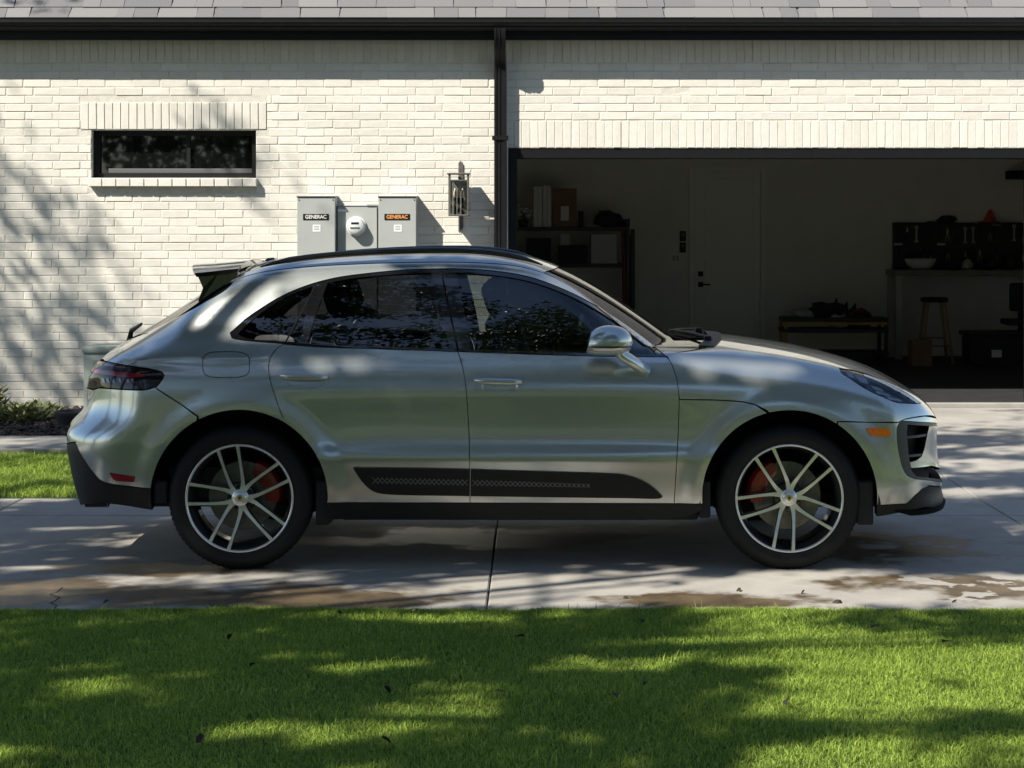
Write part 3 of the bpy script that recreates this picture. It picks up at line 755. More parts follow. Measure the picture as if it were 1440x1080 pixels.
def chart_poly(chart, parts):
    """parts: ('px', [...]) traced photo pixels, ('q', [...]) chart coordinates, ('p', [...]) 3D car points"""
    out = []
    for kind, L in parts:
        if kind == 'px': out.append(chart.to(pix(L)))
        elif kind == 'p': out.append(chart.to(np.asarray(L, float)))
        else: out.append(np.asarray(L, float))
    return np.concatenate(out)
car = empty('parked_car', (XR/2+XF/2, YC, 0.0), 'silver grey five-door SUV with black trim parked on the driveway', 'car')
def panel(name, chart, Q, mats, parent=None, step=.03, holes=(), gap=.002, off=0.0, fl=.016, mirror=True, warp=None, label=None, both=True, keep=False):
    """panel lifted from a chart polygon onto the body surface; the far side gets its mirror image"""
    parent = parent or car
    Q = densify(np.asarray(Q, float), step*.7)
    if area2(Q) < 0: Q = Q[::-1]
    Qi = inset(Q, gap) if gap else Q
    H = []
    for h in holes:
        h = densify(np.asarray(h, float), step*.7)
        if area2(h) < 0: h = h[::-1]
        H.append(h)
    x0, y0 = Qi.min(0); x1, y1 = Qi.max(0)
    gx, gy = np.meshgrid(np.arange(x0, x1, step), np.arange(y0, y1, step)); G = np.stack([gx.ravel(), gy.ravel()],1)
    G = G[inpoly(G, Qi)]
    if len(G): G = G[bdist(G, Qi) > step*.45]
    for h in H:
        if len(G): G = G[~inpoly(G, h)]
        if len(G): G = G[bdist(G, h) > step*.45]
    pts = [Vector(p) for p in Qi]; edges = [(i,(i+1)%len(Qi)) for i in range(len(Qi))]; b = len(pts)
    for h in H:
        pts += [Vector(p) for p in h]; edges += [(b+i, b+(i+1)%len(h)) for i in range(len(h))]; b += len(h)
    pts += [Vector(p) for p in G]
    V2, E2, T = delaunay_2d_cdt(pts, edges, [], 0, 1e-6)[:3]
    V2 = np.array([v[:] for v in V2]); T = np.array([t for t in T if len(t) == 3])
    c = V2[T].mean(1); ok = inpoly(c, Qi)
    for h in H: ok &= ~inpoly(c, h)
    T = T[ok]
    used = np.unique(T); rem = -np.ones(len(V2), int); rem[used] = np.arange(len(used)); V2 = V2[used]; T = rem[T]
    P = chart.lift(V2); N = grad(P)
    if warp is not None: P, N = warp(P, N)
    P = P-N*off
    fn = np.cross(P[T[:,1]]-P[T[:,0]], P[T[:,2]]-P[T[:,0]]); flip = (fn*N[T[:,0]]).sum(1) < 0
    T[flip] = T[flip][:, ::-1]
    faces = T.tolist(); midx = [0]*len(faces); VV = P; NN = N
    if fl:
        cnt = {}
        for t in faces:
            for k in range(3):
                a, bb = t[k], t[(k+1)%3]; cnt[(a,bb)] = cnt.get((a,bb),0)+1
        be = [(a,bb) for (a,bb) in cnt if (bb,a) not in cnt]
        ids = sorted({i for e in be for i in e}); mp = {v:k for k,v in enumerate(ids)}
        base = len(P); ii = np.array(ids)
        tn = np.zeros((len(ids),3))
        for a, bb in be:
            tn[mp[a]] += P[bb]-P[a]; tn[mp[bb]] += P[bb]-P[a]
        on = np.cross(tn, N[ii]); on /= np.maximum(np.linalg.norm(on,axis=1,keepdims=True),1e-9)
        VV = np.concatenate([P, P[ii], P[ii]-N[ii]*fl]); NN = np.concatenate([N, on, on])
        for a, bb in be:
            faces.append([base+mp[bb], base+mp[a], base+len(ids)+mp[a], base+len(ids)+mp[bb]]); midx.append(1)
    mats = mats if isinstance(mats, (list,tuple)) else [mats, M_blk]
    objs = []
    for sg in ((1,-1) if mirror else (1,)):
        W = VV.copy(); W[:,1] *= sg; Nw = NN.copy(); Nw[:,1] *= sg
        W = np.stack([W[:,0], YC-W[:,1], W[:,2]],1); Nw[:,1] = -Nw[:,1]
        fs = faces if sg < 0 else [f[::-1] for f in faces]
        par = parent[0 if sg > 0 else 1] if isinstance(parent, (list,tuple)) else parent
        o = mk(name, W, fs, mats, par, True, Nw, midx if len(mats) > 1 else None)
        if label: o['label'] = label
        objs.append(o)
    return objs

# ---- materials
def paint_mat():
    m, nt, b = mat_new('silver_paint')
    b.inputs['Metallic'].default_value = .72; b.inputs['Roughness'].default_value = .25
    b.inputs['Coat Weight'].default_value = 1.0; b.inputs['Coat Roughness'].default_value = .02; b.inputs['Coat IOR'].default_value = 1.6
    tc = nt.nodes.new('ShaderNodeTexCoord'); t = nt.nodes.new('ShaderNodeTexNoise'); t.inputs['Scale'].default_value = 900
    nt.links.new(tc.outputs['Object'], t.inputs['Vector'])
    r = nt.nodes.new('ShaderNodeValToRGB'); r.color_ramp.elements[0].position = .3; r.color_ramp.elements[1].position = .75
    r.color_ramp.elements[0].color = (.45,.48,.465,1); r.color_ramp.elements[1].color = (.57,.60,.585,1)
    nt.links.new(t.outputs[0], r.inputs[0]); nt.links.new(r.outputs[0], b.inputs['Base Color'])
    # dust / wash-mark film dulling the clear coat a little
    t3 = nt.nodes.new('ShaderNodeTexNoise'); t3.inputs['Scale'].default_value = 6; t3.inputs['Detail'].default_value = 8
    nt.links.new(tc.outputs['Object'], t3.inputs['Vector'])
    mr = nt.nodes.new('ShaderNodeMapRange'); mr.inputs['From Min'].default_value = .45; mr.inputs['From Max'].default_value = .75
    mr.inputs['To Min'].default_value = .006; mr.inputs['To Max'].default_value = .03
    nt.links.new(t3.outputs[0], mr.inputs['Value']); nt.links.new(mr.outputs[0], b.inputs['Coat Roughness'])
    return m
M_paint = paint_mat()
M_blk = mat('black_seal', (.006,.006,.006), .8, spec=.1)
M_trim = mat('black_satin_plastic', (.008,.0085,.009), .5, spec=.3, noise=(40,.2), bump=(700,.05))
M_gloss = mat('gloss_black', (.006,.006,.007), .06, coat=1.0)
M_under = mat('underbody_black', (.012,.012,.012), .85)
M_glass = glass_mat('tinted_glass', (.30,.33,.32), 1.75)
M_privacy = glass_mat('privacy_glass', (.17,.18,.19), 1.75)
M_clear = glass_mat('clear_lens', (.85,.88,.9), 1.5)
M_red = mat('red_lens', (.24,.006,.010), .18, coat=.6)
M_redd = mat('dark_red_lens', (.10,.004,.006), .1, coat=1.0)
M_amber = mat('amber_lens', (.85,.20,.01), .2, coat=1.0, noise=(120,.2))
M_chrome = mat('chrome', (.75,.76,.77), .09, 1.0)
M_alu = mat('machined_alloy', (.80,.80,.79), .28, .75, noise=(30,.08))
M_wdark = mat('dark_wheel_lacquer', (.045,.046,.048), .3, .4, coat=.6)
M_tyre = mat('tyre_rubber', (.010,.010,.010), .7, spec=.3, bump=(90,.25))
M_disc = mat('brake_disc', (.20,.195,.18), .38, .9, noise=(20,.3))
M_cal = mat('red_caliper', (.26,.008,.012), .3, coat=.6)
M_gold = mat('crest_gold', (.55,.42,.12), .3, .6)
M_seat = mat('seat_leather', (.02,.02,.021), .5, bump=(60,.15))
M_lightgrey = mat('light_grey_liner', (.30,.30,.29), .9)

# ---- traced lines (photo pixels)
def arc(cx, cy, r, a0, a1, n=26):
    return [(cx+r*math.cos(math.radians(a)), cy-r*math.sin(math.radians(a))) for a in np.linspace(a0, a1, n)]
RARCH = lambda a0, a1, n=26: arc(336, 701.5, 124.5, a0, a1, n)
FARCH = lambda a0, a1, n=26: arc(1110.5, 700, 122.8, a0, a1, n)
L_RD = [(399,483),(389,491),(380.5,502),(377.8,513),(379.3,531.6),(388.5,562),(400,593)]             # rear edge of the rear door
L_BD = [(643,492),(649,510),(654,535),(657.5,575),(659.5,610),(660.5,650),(661,707)]              # between the doors
L_FD = [(937,500),(944,511),(950,527),(954,548),(955,562),(954,600),(951.5,650),(948,708)]          # front edge of the front door
DLO = [(937,501.5,1),(915,483),(890,464),(860,443.5),(830,425),(790,405.5),(745,389.5),(700,381.5),(650,378),(610,378),(570,379.5),(520,384),(470,391),(430,402),(395,417),(365,435),(345,449),(331,461.5),(323.5,468),(326,475),(338,478),(400,483.5,1),(441,487),(540,490.5),(643,494),(740,497.5),(840,500.5)]
def sp(L, closed=False, step=5, corner=55): return smooth_poly(L, closed, step, corner)

# ---- doors
belt_r = sp([(399,484),(441,487.5),(540,491),(643,494.5)]); belt_f = sp([(643,494.5),(740,498),(840,501),(937,502)])
rd = np.concatenate([belt_r, sp(L_BD)[1:], np.array([(560,707),(459.5,707)]), np.array(RARCH(-2.5, 60.5))[1:], sp(L_RD)[::-1][1:-1]])
fd = np.concatenate([belt_f, sp(L_FD)[1:], np.array([(800,707.5)]), sp(L_BD)[::-1][:-1]])
def hole_px(cx, cy, w, h, p=3.0, n=28):
    return [(cx+w/2*np.sign(math.cos(t))*abs(math.cos(t))**(2/p), cy+h/2*np.sign(math.sin(t))*abs(math.sin(t))**(2/p)) for t in np.linspace(0, 2*math.pi, n, endpoint=False)]
rdoor = panel('rear_door', SIDE, chart_poly(SIDE, [('px', rd)]), [M_paint, M_blk], step=.021)
fdoor = panel('front_door', SIDE, chart_poly(SIDE, [('px', fd)]), [M_paint, M_blk], step=.021)
# ---- lower fender behind the front wheel
fe = np.concatenate([sp(L_FD)[4:], np.array([(989,709)]), np.array(FARCH(180+(-4), 104, 30)), sp([(1080,578.5),(1062,569.5),(1045,565.5),(1010,563),(955,562)])])
L_FDlow = np.array([q for q in sp(L_FD) if q[1] > 562.5])
fe = np.concatenate([np.array([(955,562)]), L_FDlow, np.array([(988,708.5)]), np.array(FARCH(176.0, 104.5, 30)), sp([(1062,569.5),(1045,565.5),(1010,563)])])
fender = panel('front_fender', SIDE, chart_poly(SIDE, [('px', fe)]), [M_paint, M_blk], step=.02)
# ---- roof line in plan
YD = Nat([-2.25,-2.0,-1.8,-1.6,-1.45,-1.0,-.3,.05,.3,.6,.88],[.50,.55,.585,.60,.60,.60,.60,.605,.625,.66,.70])
def planline(x0, x1, n, dy=0.0):
    xs = np.linspace(x0, x1, n); return PLAN.lift(np.stack([xs, YD(xs)+dy],1))
# body side: pillars, cantrail, rear quarter
fuel = SIDE.to(pix(hole_px(318, 512.8, 67, 37.5, 3.6)))
tl_top = [(133.3,504.3),(147,507.8),(177,513.6),(200.4,517),(219,520.5),(228,523.3)]
tl_low = [(231,528),(228,534.4),(219,543.7)]
tail_edge = [( -2.20,.50),(-2.24,.44),(-2.29,.36)]
roofp = planline(.865, -1.60, 70)
spl_px = [(331.8,386.7),(327.2,397.4),(318,407),(304,416),(290.6,423.3),(275.3,432.5),(255,443),(235,453),(210,466),(185,477.5)]
bs_parts = [('px', [(937,501)]), ('p', roofp), ('px', sp(spl_px)), ('px', [(172,484),(155,492),(140,499.5)]), ('px', sp(tl_top)), ('px', tl_low[:2]), ('px', [(219,545.5),(240,559),(262,573.5),(278.5,585)]),
            ('px', RARCH(117, 61.0, 20)), ('px', sp(L_RD)[::-1])]
dlo_s = smooth_poly(DLO, True, 5, 60)
qs = chart_poly(ROLL, bs_parts)
i_belt = np.argmin(np.hypot(dlo_s[:,0]-400, dlo_s[:,1]-483.5)); i_front = 0
top_dlo = dlo_s[:i_belt+1]                                   # from the front corner over the roof to the rear door edge
qs = np.concatenate([qs[1:-1], ROLL.to(pix(top_dlo[::-1]))])
bside = panel('body_side', ROLL, qs, [M_paint, M_blk], holes=[ROLL.to(SIDE.lift(fuel))], step=.022)
flap = panel('fuel_flap', SIDE, inset(fuel if area2(fuel) > 0 else fuel[::-1], .0035), [M_paint, M_blk], step=.02, mirror=False, parent=bside[0], gap=0)
# ---- side windows: black frame with three openings, glass behind
g_q = [(334,469.5),(346,457),(380,430.5),(410,413.5),(439,402.5,1),(430,440),(423,480.5,1),(390,479),(345,475)]
g_r = [(461,397,1),(500,390.5),(550,385.5),(606,383,1),(614,415),(624,456),(633,490,1),(560,488),(480,485),(432,482.5,1),(440,455),(450,425)]
g_f = [(641,382.5,1),(690,386),(740,394),(790,410.5),(835,432.5),(880,462),(917,490),(924,497.5,1),(830,496.5),(740,493.5),(661,491,1),(655,450),(648,415)]
G = [SIDE.to(pix(smooth_poly(g, True, 5, 60))) for g in (g_q, g_r, g_f)]
trim = panel('window_frame', SIDE, SIDE.to(pix(dlo_s)), [M_gloss, M_blk], holes=G, off=.003, step=.03, gap=.001)
for g, nm, mt in zip(G, ('quarter_window', 'rear_door_window', 'front_door_window'), (M_privacy, M_privacy, M_glass)):
    panel(nm, SIDE, inset(g if area2(g) > 0 else g[::-1], -.004), mt, off=.008, step=.035, gap=0, fl=0)
def strip_px(name, poly, mats, chart=SIDE, off=-.002, **k):
    return panel(name, chart, chart_poly(chart, [('px', poly)]), mats, off=off, **k)
# bright seam on the split between the pillars
strip_px('pillar_seal', [(619,379.5),(621.5,379.5),(645.5,493),(643,493)], [M_blk,M_blk], off=.001, gap=0, fl=.002)
strip_px('pillar_seal', [(444,399),(446,398.5),(402,482.5),(399.5,482.5)], [M_blk,M_blk], off=.001, gap=0, fl=.002)
# ---- roof, windshield, rear glass
ws_x = .145
def plan_poly(x0, x1, dy, bow0=0, bow1=0, n=40):
    xs = np.linspace(x0, x1, n); e = np.stack([xs, YD(xs)+dy],1)
    y0 = e[0,1]; y1 = e[-1,1]
    f = lambda x, yy, bow: [(x+bow*(1-(y/yy)**2), y) for y in np.linspace(0, yy, 14)]
    a = f(x0, y0, bow0); b = f(x1, y1, bow1)[::-1]
    return np.array(a+e[1:-1].tolist()+b)
roof = panel('roof', PLAN, plan_poly(-1.585, .05, -.004, -.06, .09), [M_paint, M_blk], gap=.0, step=.04)
wind = panel('windshield', PLAN, plan_poly(.056, .862, -.022, .09, .12), [glass_mat('windshield_glass', (.55,.6,.58), 1.55), M_blk], gap=0, step=.035, off=.004)
def ring(x0, x1, dy0, dy1, n=50):
    xs = np.linspace(x0, x1, n); return np.concatenate([np.stack([xs, YD(xs)+dy0],1), np.stack([xs, YD(xs)+dy1],1)[::-1]])
panel('windshield_seal', PLAN, ring(.05, .866, -.003, -.023), [M_gloss, M_blk], gap=0, step=.02)
# rear screen between the spoiler and the tail
panel('rear_window', PLAN, plan_poly(-1.63, -2.195, -.012, -.05, -.12), [M_privacy, M_blk], gap=0, step=.035, off=.004)
panel('rear_window_border', PLAN, ring(-1.60, -2.2, 0.0, -.013), [M_gloss, M_blk], gap=0, step=.02)
# black blade carrying the spoiler beside the rear screen
for sg in (1,-1):
    fin = smooth_poly([(335.5,377.5),(332.5,386.7),(328,397.4),(319,407.5),(304,417),(290.6,424.5),(275.3,434,1),(279.5,420),(285.4,405,1),(280.5,393),(277,384.5,1),(306,381)], True, 4, 60)
    V = []
    for inn in (0,1):
        for a, b in fin:
            p = pixy(a, b, .575); V.append((p[0], YC-sg*(.585-.10*max(0,(1.50-p[2])/.15)*.2-inn*.05-(0.0 if inn else 0)), p[2]))
    n = len(fin); F = [list(range(n)), list(range(n,2*n))[::-1]]+[[k,(k+1)%n,(k+1)%n+n,k+n] for k in range(n)]
    mk('spoiler_blade', V, F, M_gloss, car, False)
# ---- hood (clamshell)
hl_px = [(1179,517.3,1),(1196.3,519.5),(1219.4,526),(1242.6,536),(1265.7,548),(1284,558.6),(1296,567,1),(1289,568.2),(1275,567.8),(1261,566.5),(1242.6,559.4),(1219.4,548.6),(1196,533.5),(1182.4,524)]
hl = HOODC.to(pix(smooth_poly(hl_px, True, 4, 60)))
cw = planline(.872, .872, 1)
def plan_curve(x0, bow, yy, n=24): return PLAN.lift(np.array([(x0+bow*(1-(y/yy)**2), y) for y in np.linspace(yy, 0.0, n)]))
hd_parts = [('p', plan_curve(.895, .125, .70)),
            ('p', FRONT.lift(np.array([(0, z) for z in (1.0,.93,.86,.80,.75,.725)])))] 
ctr = PLAN.lift(np.array([(x, 0.0) for x in np.linspace(1.06, 2.05, 26)]))
nose_c = FRONT.lift(np.array([(0.0, z) for z in np.linspace(.86, .728, 6)]))
nose_e = FRONT.lift(np.array([(a, .728-.0*a) for a in np.linspace(.06, .40, 7)]))
hd = [('p', plan_curve(.895, .125, .70)), ('p', ctr), ('p', nose_c), ('p', nose_e), ('px', [(1300,584.8),(1285,586.8),(1272,589.5),(1263,594)]), ('px', [(1240,593.8),(1205,593.2),(1178,592.5)]),
      ('px', FARCH(57.5, 103.5, 18)), ('px', sp([(1080,578),(1062,569),(1045,565),(1010,562.5),(955.5,561.5)])), ('px', [q for q in sp(L_FD)[::-1] if 503 < q[1] < 560]), ('px', [(938,500)])]
hood = panel('hood', HOODC, chart_poly(HOODC, hd), [M_paint, M_blk], holes=[hl], step=.02, gap=.0015)
# ---- headlights
M_lampw = mat('lamp_reflector', (.8,.82,.85), .2, .3)
lampm = mat('lamp_housing', (.30,.34,.40), .35, .5)
for o in panel('headlight', HOODC, inset(hl if area2(hl) > 0 else hl[::-1], .004), [M_clear, M_gloss], off=.004, gap=0, step=.02, fl=.03): pass
hlb = panel('headlight_housing', HOODC, inset(hl if area2(hl) > 0 else hl[::-1], .006), [lampm, M_gloss], off=.034, gap=0, step=.02, fl=0)
for poly in ([(1202,526),(1218,530),(1222,539),(1210,536)], [(1225,540),(1242,545.5),(1243,550),(1228,545.5)], [(1231,548),(1252,553.5),(1253,557),(1234,552.5)], [(1247,556.5),(1268,561),(1269,564.5),(1250,561)], [(1190,522),(1200,524.5),(1202,531),(1194,528)]):
    panel('running_light', HOODC, HOODC.to(pix(poly)), [M_lampw, M_lampw], off=.007, gap=0, step=.01, fl=.01, parent=hlb)
panel('headlight_brow', HOODC, HOODC.to(pix([(1215,525.5),(1240,534.5),(1265,547),(1284,557.5),(1295,566),(1289,566.5),(1278,559),(1258,547.5),(1238,537),(1215,528)])), [M_lampw, M_lampw], off=.001, gap=0, step=.015, fl=.004, parent=hlb)
# ---- front bumper
ik_px = [(1265.5,591),(1261.5,600),(1261.2,619.6),(1264.4,640.5),(1269,658),(1275,668.5),(1286,673.8)]
a_in = .13
def frontq(L): return np.array(L, float)
ik_low = FRONT.to(pix(ik_px))
zi0, zi1 = .722, .405
intake = np.concatenate([FRONT.to(pix(sp(ik_px))), frontq([(.42, zi1-.012),(.30, zi1),(a_in-.10, zi1+.002),(a_in-.10, zi0-.012),(.30, zi0-.008),(.42, zi0-.012)])])
fb = [('px', [(1178.5,593.2),(1205,593.8),(1240,594.4),(1262,594.6),(1271,590),(1285,587.4),(1300,585.4)]), ('q', [(a, .726) for a in np.linspace(.40, 0, 8)]), ('q', [(0, z) for z in np.linspace(.72, .36, 12)]),
      ('q', [(a, .36) for a in np.linspace(.05, .36, 6)]), ('px', [(1306,682.5),(1296,688),(1286.6,696.5),(1275,708),(1255,709.2),(1233,710.3)]), ('px', FARCH(-4.0, 56.5, 26))]
bump = panel('front_bumper', FRONT, chart_poly(FRONT, fb), [M_paint, M_blk], holes=[intake], step=.018, gap=.0015)
in_frame = np.array([(1276,594),(1275.5,600),(1277,630),(1280,655),(1283.5,668.5)])
fi = inset(intake if area2(intake) > 0 else intake[::-1], .002)
frame_in = np.concatenate([FRONT.to(pix(sp([(1277.5,597),(1276.5,605),(1277.5,625),(1280,648),(1284,664),(1290,670)]))), frontq([(.42, zi1+.002),(.30, zi1+.012),(a_in-.08, zi1+.014),(a_in-.08, zi0-.03),(.30, zi0-.025),(.42, zi0-.03)])])
panel('intake_frame', FRONT, fi, [M_grey, M_blk], holes=[frame_in], off=.006, step=.02, gap=0, fl=.05)
panel('intake_recess', FRONT, fi, [M_under, M_blk], off=.07, step=.04, gap=0, fl=0)
blade = FRONT.to(pix([(1309,598),(1306,612),(1302,632),(1298,642),(1290,648),(1281,650.5),(1283,658),(1300,656.5),(1312,654.5)]))
bl = np.concatenate([blade, frontq([(.36,.455),(.27,.46),(.22,.475),(.22,.68),(.30,.68)])])
panel('intake_blade', FRONT, bl, [M_paint, M_blk], off=.008, step=.02, gap=0, fl=.03, parent=bump)
for zc, a0 in ((.672,.26),(.575,.26)):
    m = FRONT.to(pix([(1278,0.0+VPY+(CAM.z-zc)*FPX/(9.6+.35))]))[0]
    q = np.array([(m[0]+.0, zc-.006),(m[0], zc+.006),(a0+.12, zc+.008),(a0, zc+.008),(a0, zc-.006),(a0+.12, zc-.006)])
    panel('intake_louvre', FRONT, q, [M_grey, M_grey], off=.012, step=.015, gap=0, fl=.03, parent=bump)
# front wing under the intake: a thin blade that stands proud
# splitter
lp = [('px', [(1233,711),(1255,710),(1275,708.8),(1286.6,697.5),(1296,689),(1306,683.5)]), ('q', [(a,.358) for a in np.linspace(.36,0,7)]), ('q', [(0,.28),(0,.262)]), ('q', [(a,.262) for a in np.linspace(.08,.42,6)]), ('px', [(1300,713.5),(1280,718.5),(1255,723.5),(1233,727)])]
panel('front_splitter', FRONT, chart_poly(FRONT, lp), [M_trim, M_trim], off=.004, step=.02, gap=.001, fl=.06)
panel('splitter_lip', FRONT, np.concatenate([np.array([(a,.296) for a in np.linspace(0,.80,16)]), np.array([(a,.272) for a in np.linspace(.74,0,16)])]), [M_blk, M_blk], off=-.009, step=.015, gap=0, fl=.04)
lip_q = [(a, .300) for a in np.linspace(0, .62, 12)]
lp3 = FRONT.lift(np.array(lip_q)); 
strip = panel('side_marker', FRONT, FRONT.to(pix([(1217,601.6),(1248.4,602.3),(1250.5,604.5),(1252,612.2),(1250,614),(1225.5,613.2),(1223,612)])), [M_amber, M_blk], off=-.003, step=.012, gap=0, fl=.006, parent=bump)
# ---- rear bumper, tail lamps, valance
rb = [('px', [(277.5,586),(262,574.5),(240,560),(220,546.8)]), ('px', sp([(219,544.5),(205,548.5),(172.6,548.2),(140,545.8)])), ('q', [(a,.895) for a in np.linspace(.52,0,9)]), ('q', [(0,z) for z in np.linspace(.89,.615,8)]), ('q', [(a,.612) for a in np.linspace(.05,.45,6)]),
      ('px', [(106,621),(114.7,640),(126.3,658),(140.2,674.5),(149.5,679),(170,682.5),(209.7,686.8)]), ('px', RARCH(173, 118.5, 26))]
rbump = panel('rear_bumper', REAR, chart_poly(REAR, rb), [M_paint, M_blk], step=.02, gap=.0015)
rv = [('px', [(210,687.8),(170,683.5),(149.5,680),(140,675.5),(126,659),(114.4,641),(105.7,622)]), ('q', [(a,.608) for a in np.linspace(.45,0,8)]), ('q', [(0,.45),(0,.30)]), ('q', [(a,.29) for a in np.linspace(.1,.5,5)]), ('px', [(140,706.5),(165,710),(190,713.8),(214.5,717.5),(212,700)])]
rval = panel('rear_valance', REAR, chart_poly(REAR, rv), [M_trim, M_trim], step=.024, gap=.001, off=.002, fl=.05)
tl = [('px', sp([(133.3,505)]+tl_top[1:]+tl_low)), ('px', sp([(205,547.6),(172.6,547.3),(140,544.8)])), ('q', [(a,.90) for a in np.linspace(.52,0,8)]), ('q', [(a,.985) for a in np.linspace(0,.5,8)])]
M_tlens = mat('smoked_lens', (.012,.007,.008), .10, coat=.15, spec=.35)
tail = panel('tail_lamp', REAR, chart_poly(REAR, tl), [M_tlens, M_blk], step=.02, gap=.002, off=.001)
S = 4.318; cv = lambda L: [(80+a/S, 480+b/S) for a, b in L]
panel('red_light_bar', REAR, chart_poly(REAR, [('px', cv([(222,165),(300,176),(400,188),(500,196),(540,205),(520,218),(420,216),(320,205),(230,190)]))]), [M_red, M_red], off=-.002, gap=0, step=.012, fl=.004, parent=tail)
panel('red_light_bar', REAR, chart_poly(REAR, [('px', cv([(230,118),(300,132),(420,156),(420,164),(300,146),(232,132)]))]), [M_redd, M_redd], off=-.002, gap=0, step=.012, fl=.004, parent=tail)
for x in (272, 300, 333, 372, 420, 452):
    panel('lamp_facet', REAR, chart_poly(REAR, [('px', cv([(x,222),(x+16,224),(x+22,252),(x+8,250)]))]), [M_redd, M_redd], off=-.0015, gap=0, step=.012, fl=.003, parent=tail)
panel('rear_reflector', REAR, chart_poly(REAR, [('px', [(154,664.6),(172,667.5),(189.8,670.4),(188.9,677.8),(163.4,676.4),(158.7,673.4)])]), [M_red, M_blk], off=-.003, gap=0, step=.012, fl=.006, parent=rbump)
# tailgate: between the tail lamp bar and the rear screen
tg = [('q', [(a,.987) for a in np.linspace(0,.5,8)]), ('px', [(133.3,503.5),(140,498.5),(155,491),(172,483),(184,477)])]
tgp = PLAN.lift(np.array([(-2.20-.115*(1-(y/.5)**2), y) for y in np.linspace(.495, 0, 12)]))
TGC = Central((-1.7,0,.6), (-.75,.3,.6))
panel('tailgate', TGC, np.concatenate([TGC.to(REAR.lift(np.array(tg[0][1]))), TGC.to(pix(tg[1][1])), TGC.to(tgp)]), [M_paint, M_blk], step=.025, gap=0)
# ---- sills and door blades
sill = [(459.5,708),(560,708),(661,708),(800,708.5),(948,709),(988,709.5),(986,718),(965,728),(935,730.5),(905,732),(560,731.5),(500,730),(470,731),(462,738),(458,738)]
panel('side_sill', SIDE, SIDE.to(pix(sill)), [M_trim, M_trim], off=.004, step=.02, fl=.12, gap=0)
S6 = 3.0; cv6 = lambda L: [(480+a/S6, 640+b/S6) for a, b in L]
blade_r = cv6([(50,52),(300,55),(540,60),(540,170),(180,161),(140,152),(110,132),(85,105)])
blade_f = cv6([(546,60),(800,68),(1100,77),(1190,83),(1250,100),(1300,125),(1340,158),(1355,173),(1345,179),(1200,178.5),(900,175),(546,170)])
def blade_warp(P, N): return P, N
for poly, par in ((blade_r, rdoor), (blade_f, fdoor)):
    panel('door_blade', SIDE, SIDE.to(pix(smooth_poly([(p[0],p[1]) for p in poly], True, 5, 40))), [M_trim, M_trim], off=-.012, step=.02, fl=.014, gap=0, parent=par)
# honeycomb ridges on the blades
mesh_strip = cv6([(125,88),(540,98),(540,128),(180,120)]); mesh_strip2 = cv6([(546,98),(1060,118),(1040,134),(546,129)])
M_mesh = mat('ribbed_plastic', (.10,.10,.10), .3)
def ribs(poly, par):
    Q = SIDE.to(pix(poly)); (x0,z0),(x1,z1) = Q.min(0), Q.max(0)
    lo = lambda x: np.interp(x, [Q[3,0],Q[2,0]], [Q[3,1],Q[2,1]]); hi = lambda x: np.interp(x, [Q[0,0],Q[1,0]], [Q[0,1],Q[1,1]])
    A = []; 
    for x in np.arange(x0+.02, x1-.02, .024):
        for s in (-1, 1):
            zc = (lo(x)+hi(x))/2; dz = (hi(x)-lo(x))*.42; dx = s*dz*.9
            A.append([(x-dx, zc-dz),(x-dx+.0065, zc-dz),(x+dx+.0065, zc+dz),(x+dx, zc+dz)])
    A = np.array(A); P = SIDE.lift(A.reshape(-1,2)); N = grad(P); P = P+N*.0135
    P = np.stack([P[:,0], YC-P[:,1], P[:,2]],1); k = len(A)
    mk('rib_mesh', P, [[4*i,4*i+1,4*i+2,4*i+3] for i in range(k)], M_mesh, par)['kind'] = 'stuff'
ribs(mesh_strip, rdoor[0]); ribs(mesh_strip2, fdoor[0])
# ---- spoiler
S4 = 6.545; c4 = lambda a, b: (260+a/S4, 350+b/S4)
def spoil():
    top = [c4(505,158), c4(400,168), c4(250,186), c4(105,200)]; low = [c4(105,236), c4(120,262), c4(250,250), c4(400,235), c4(490,215)]
    prof = top+low; V = []; n = len(prof); ys = np.linspace(-1, 1, 25)
    for t in ys:
        yy = .60*t
        for i, (px, py) in enumerate(prof):
            p = pixy(px, py, .56); s = abs(t)**4
            x = p[0]-.09*(1-t*t)*(1 if i in (3,4,5) else .4 if i in (2,6) else 0.1)
            V.append((x, YC-yy, p[2]+.045*(1-t*t)*.6-.012*s*(1 if i < 4 else -.2)))
    F = [[k*n+i, k*n+(i+1)%n, (k+1)*n+(i+1)%n, (k+1)*n+i] for k in range(24) for i in range(n)]
    F += [list(range(n))[::-1], list(range(24*n, 25*n))]
    mi = [1 if (k%n) >= 4 else 0 for k in range(24*n)]+[1,1]
    return mk('spoiler', V, F, [M_paint, M_gloss], car, True, None, mi, sharp=40)
spo = spoil()
# brake light blade under the spoiler
mbb = MB()
# ---- roof rails
for sg in (1, -1):
    pr = [(366,375.2),(378,372),(400,366.8),(450,360),(520,354.8),(600,352),(660,352.5),(710,357.5),(745,366),(763,372.5)]
    pr = smooth_poly(pr, False, 8, 80)
    P = [pixy(a, b, .615) for a, b in pr]; n = len(P)
    R = [.0165*min(1, .25+ i/5, .25+(n-1-i)/6) for i in range(n)]
    V, F = tube([(p[0], YC-sg*p[1], p[2]) for p in P], R, 10)
    mk('roof_rail', V, F, M_gloss, car, True)
# roof aerial
az = lambda px, py: (pixy(px,py,0)[0], YC, pixy(px,py,0)[2])
V, F = tube([az(373,370.5), az(377,366.5), az(384,366), az(389,370.5)], [.012,.016,.016,.010], 8)
mk('aerial_fin', V, F, M_grey, car, True)
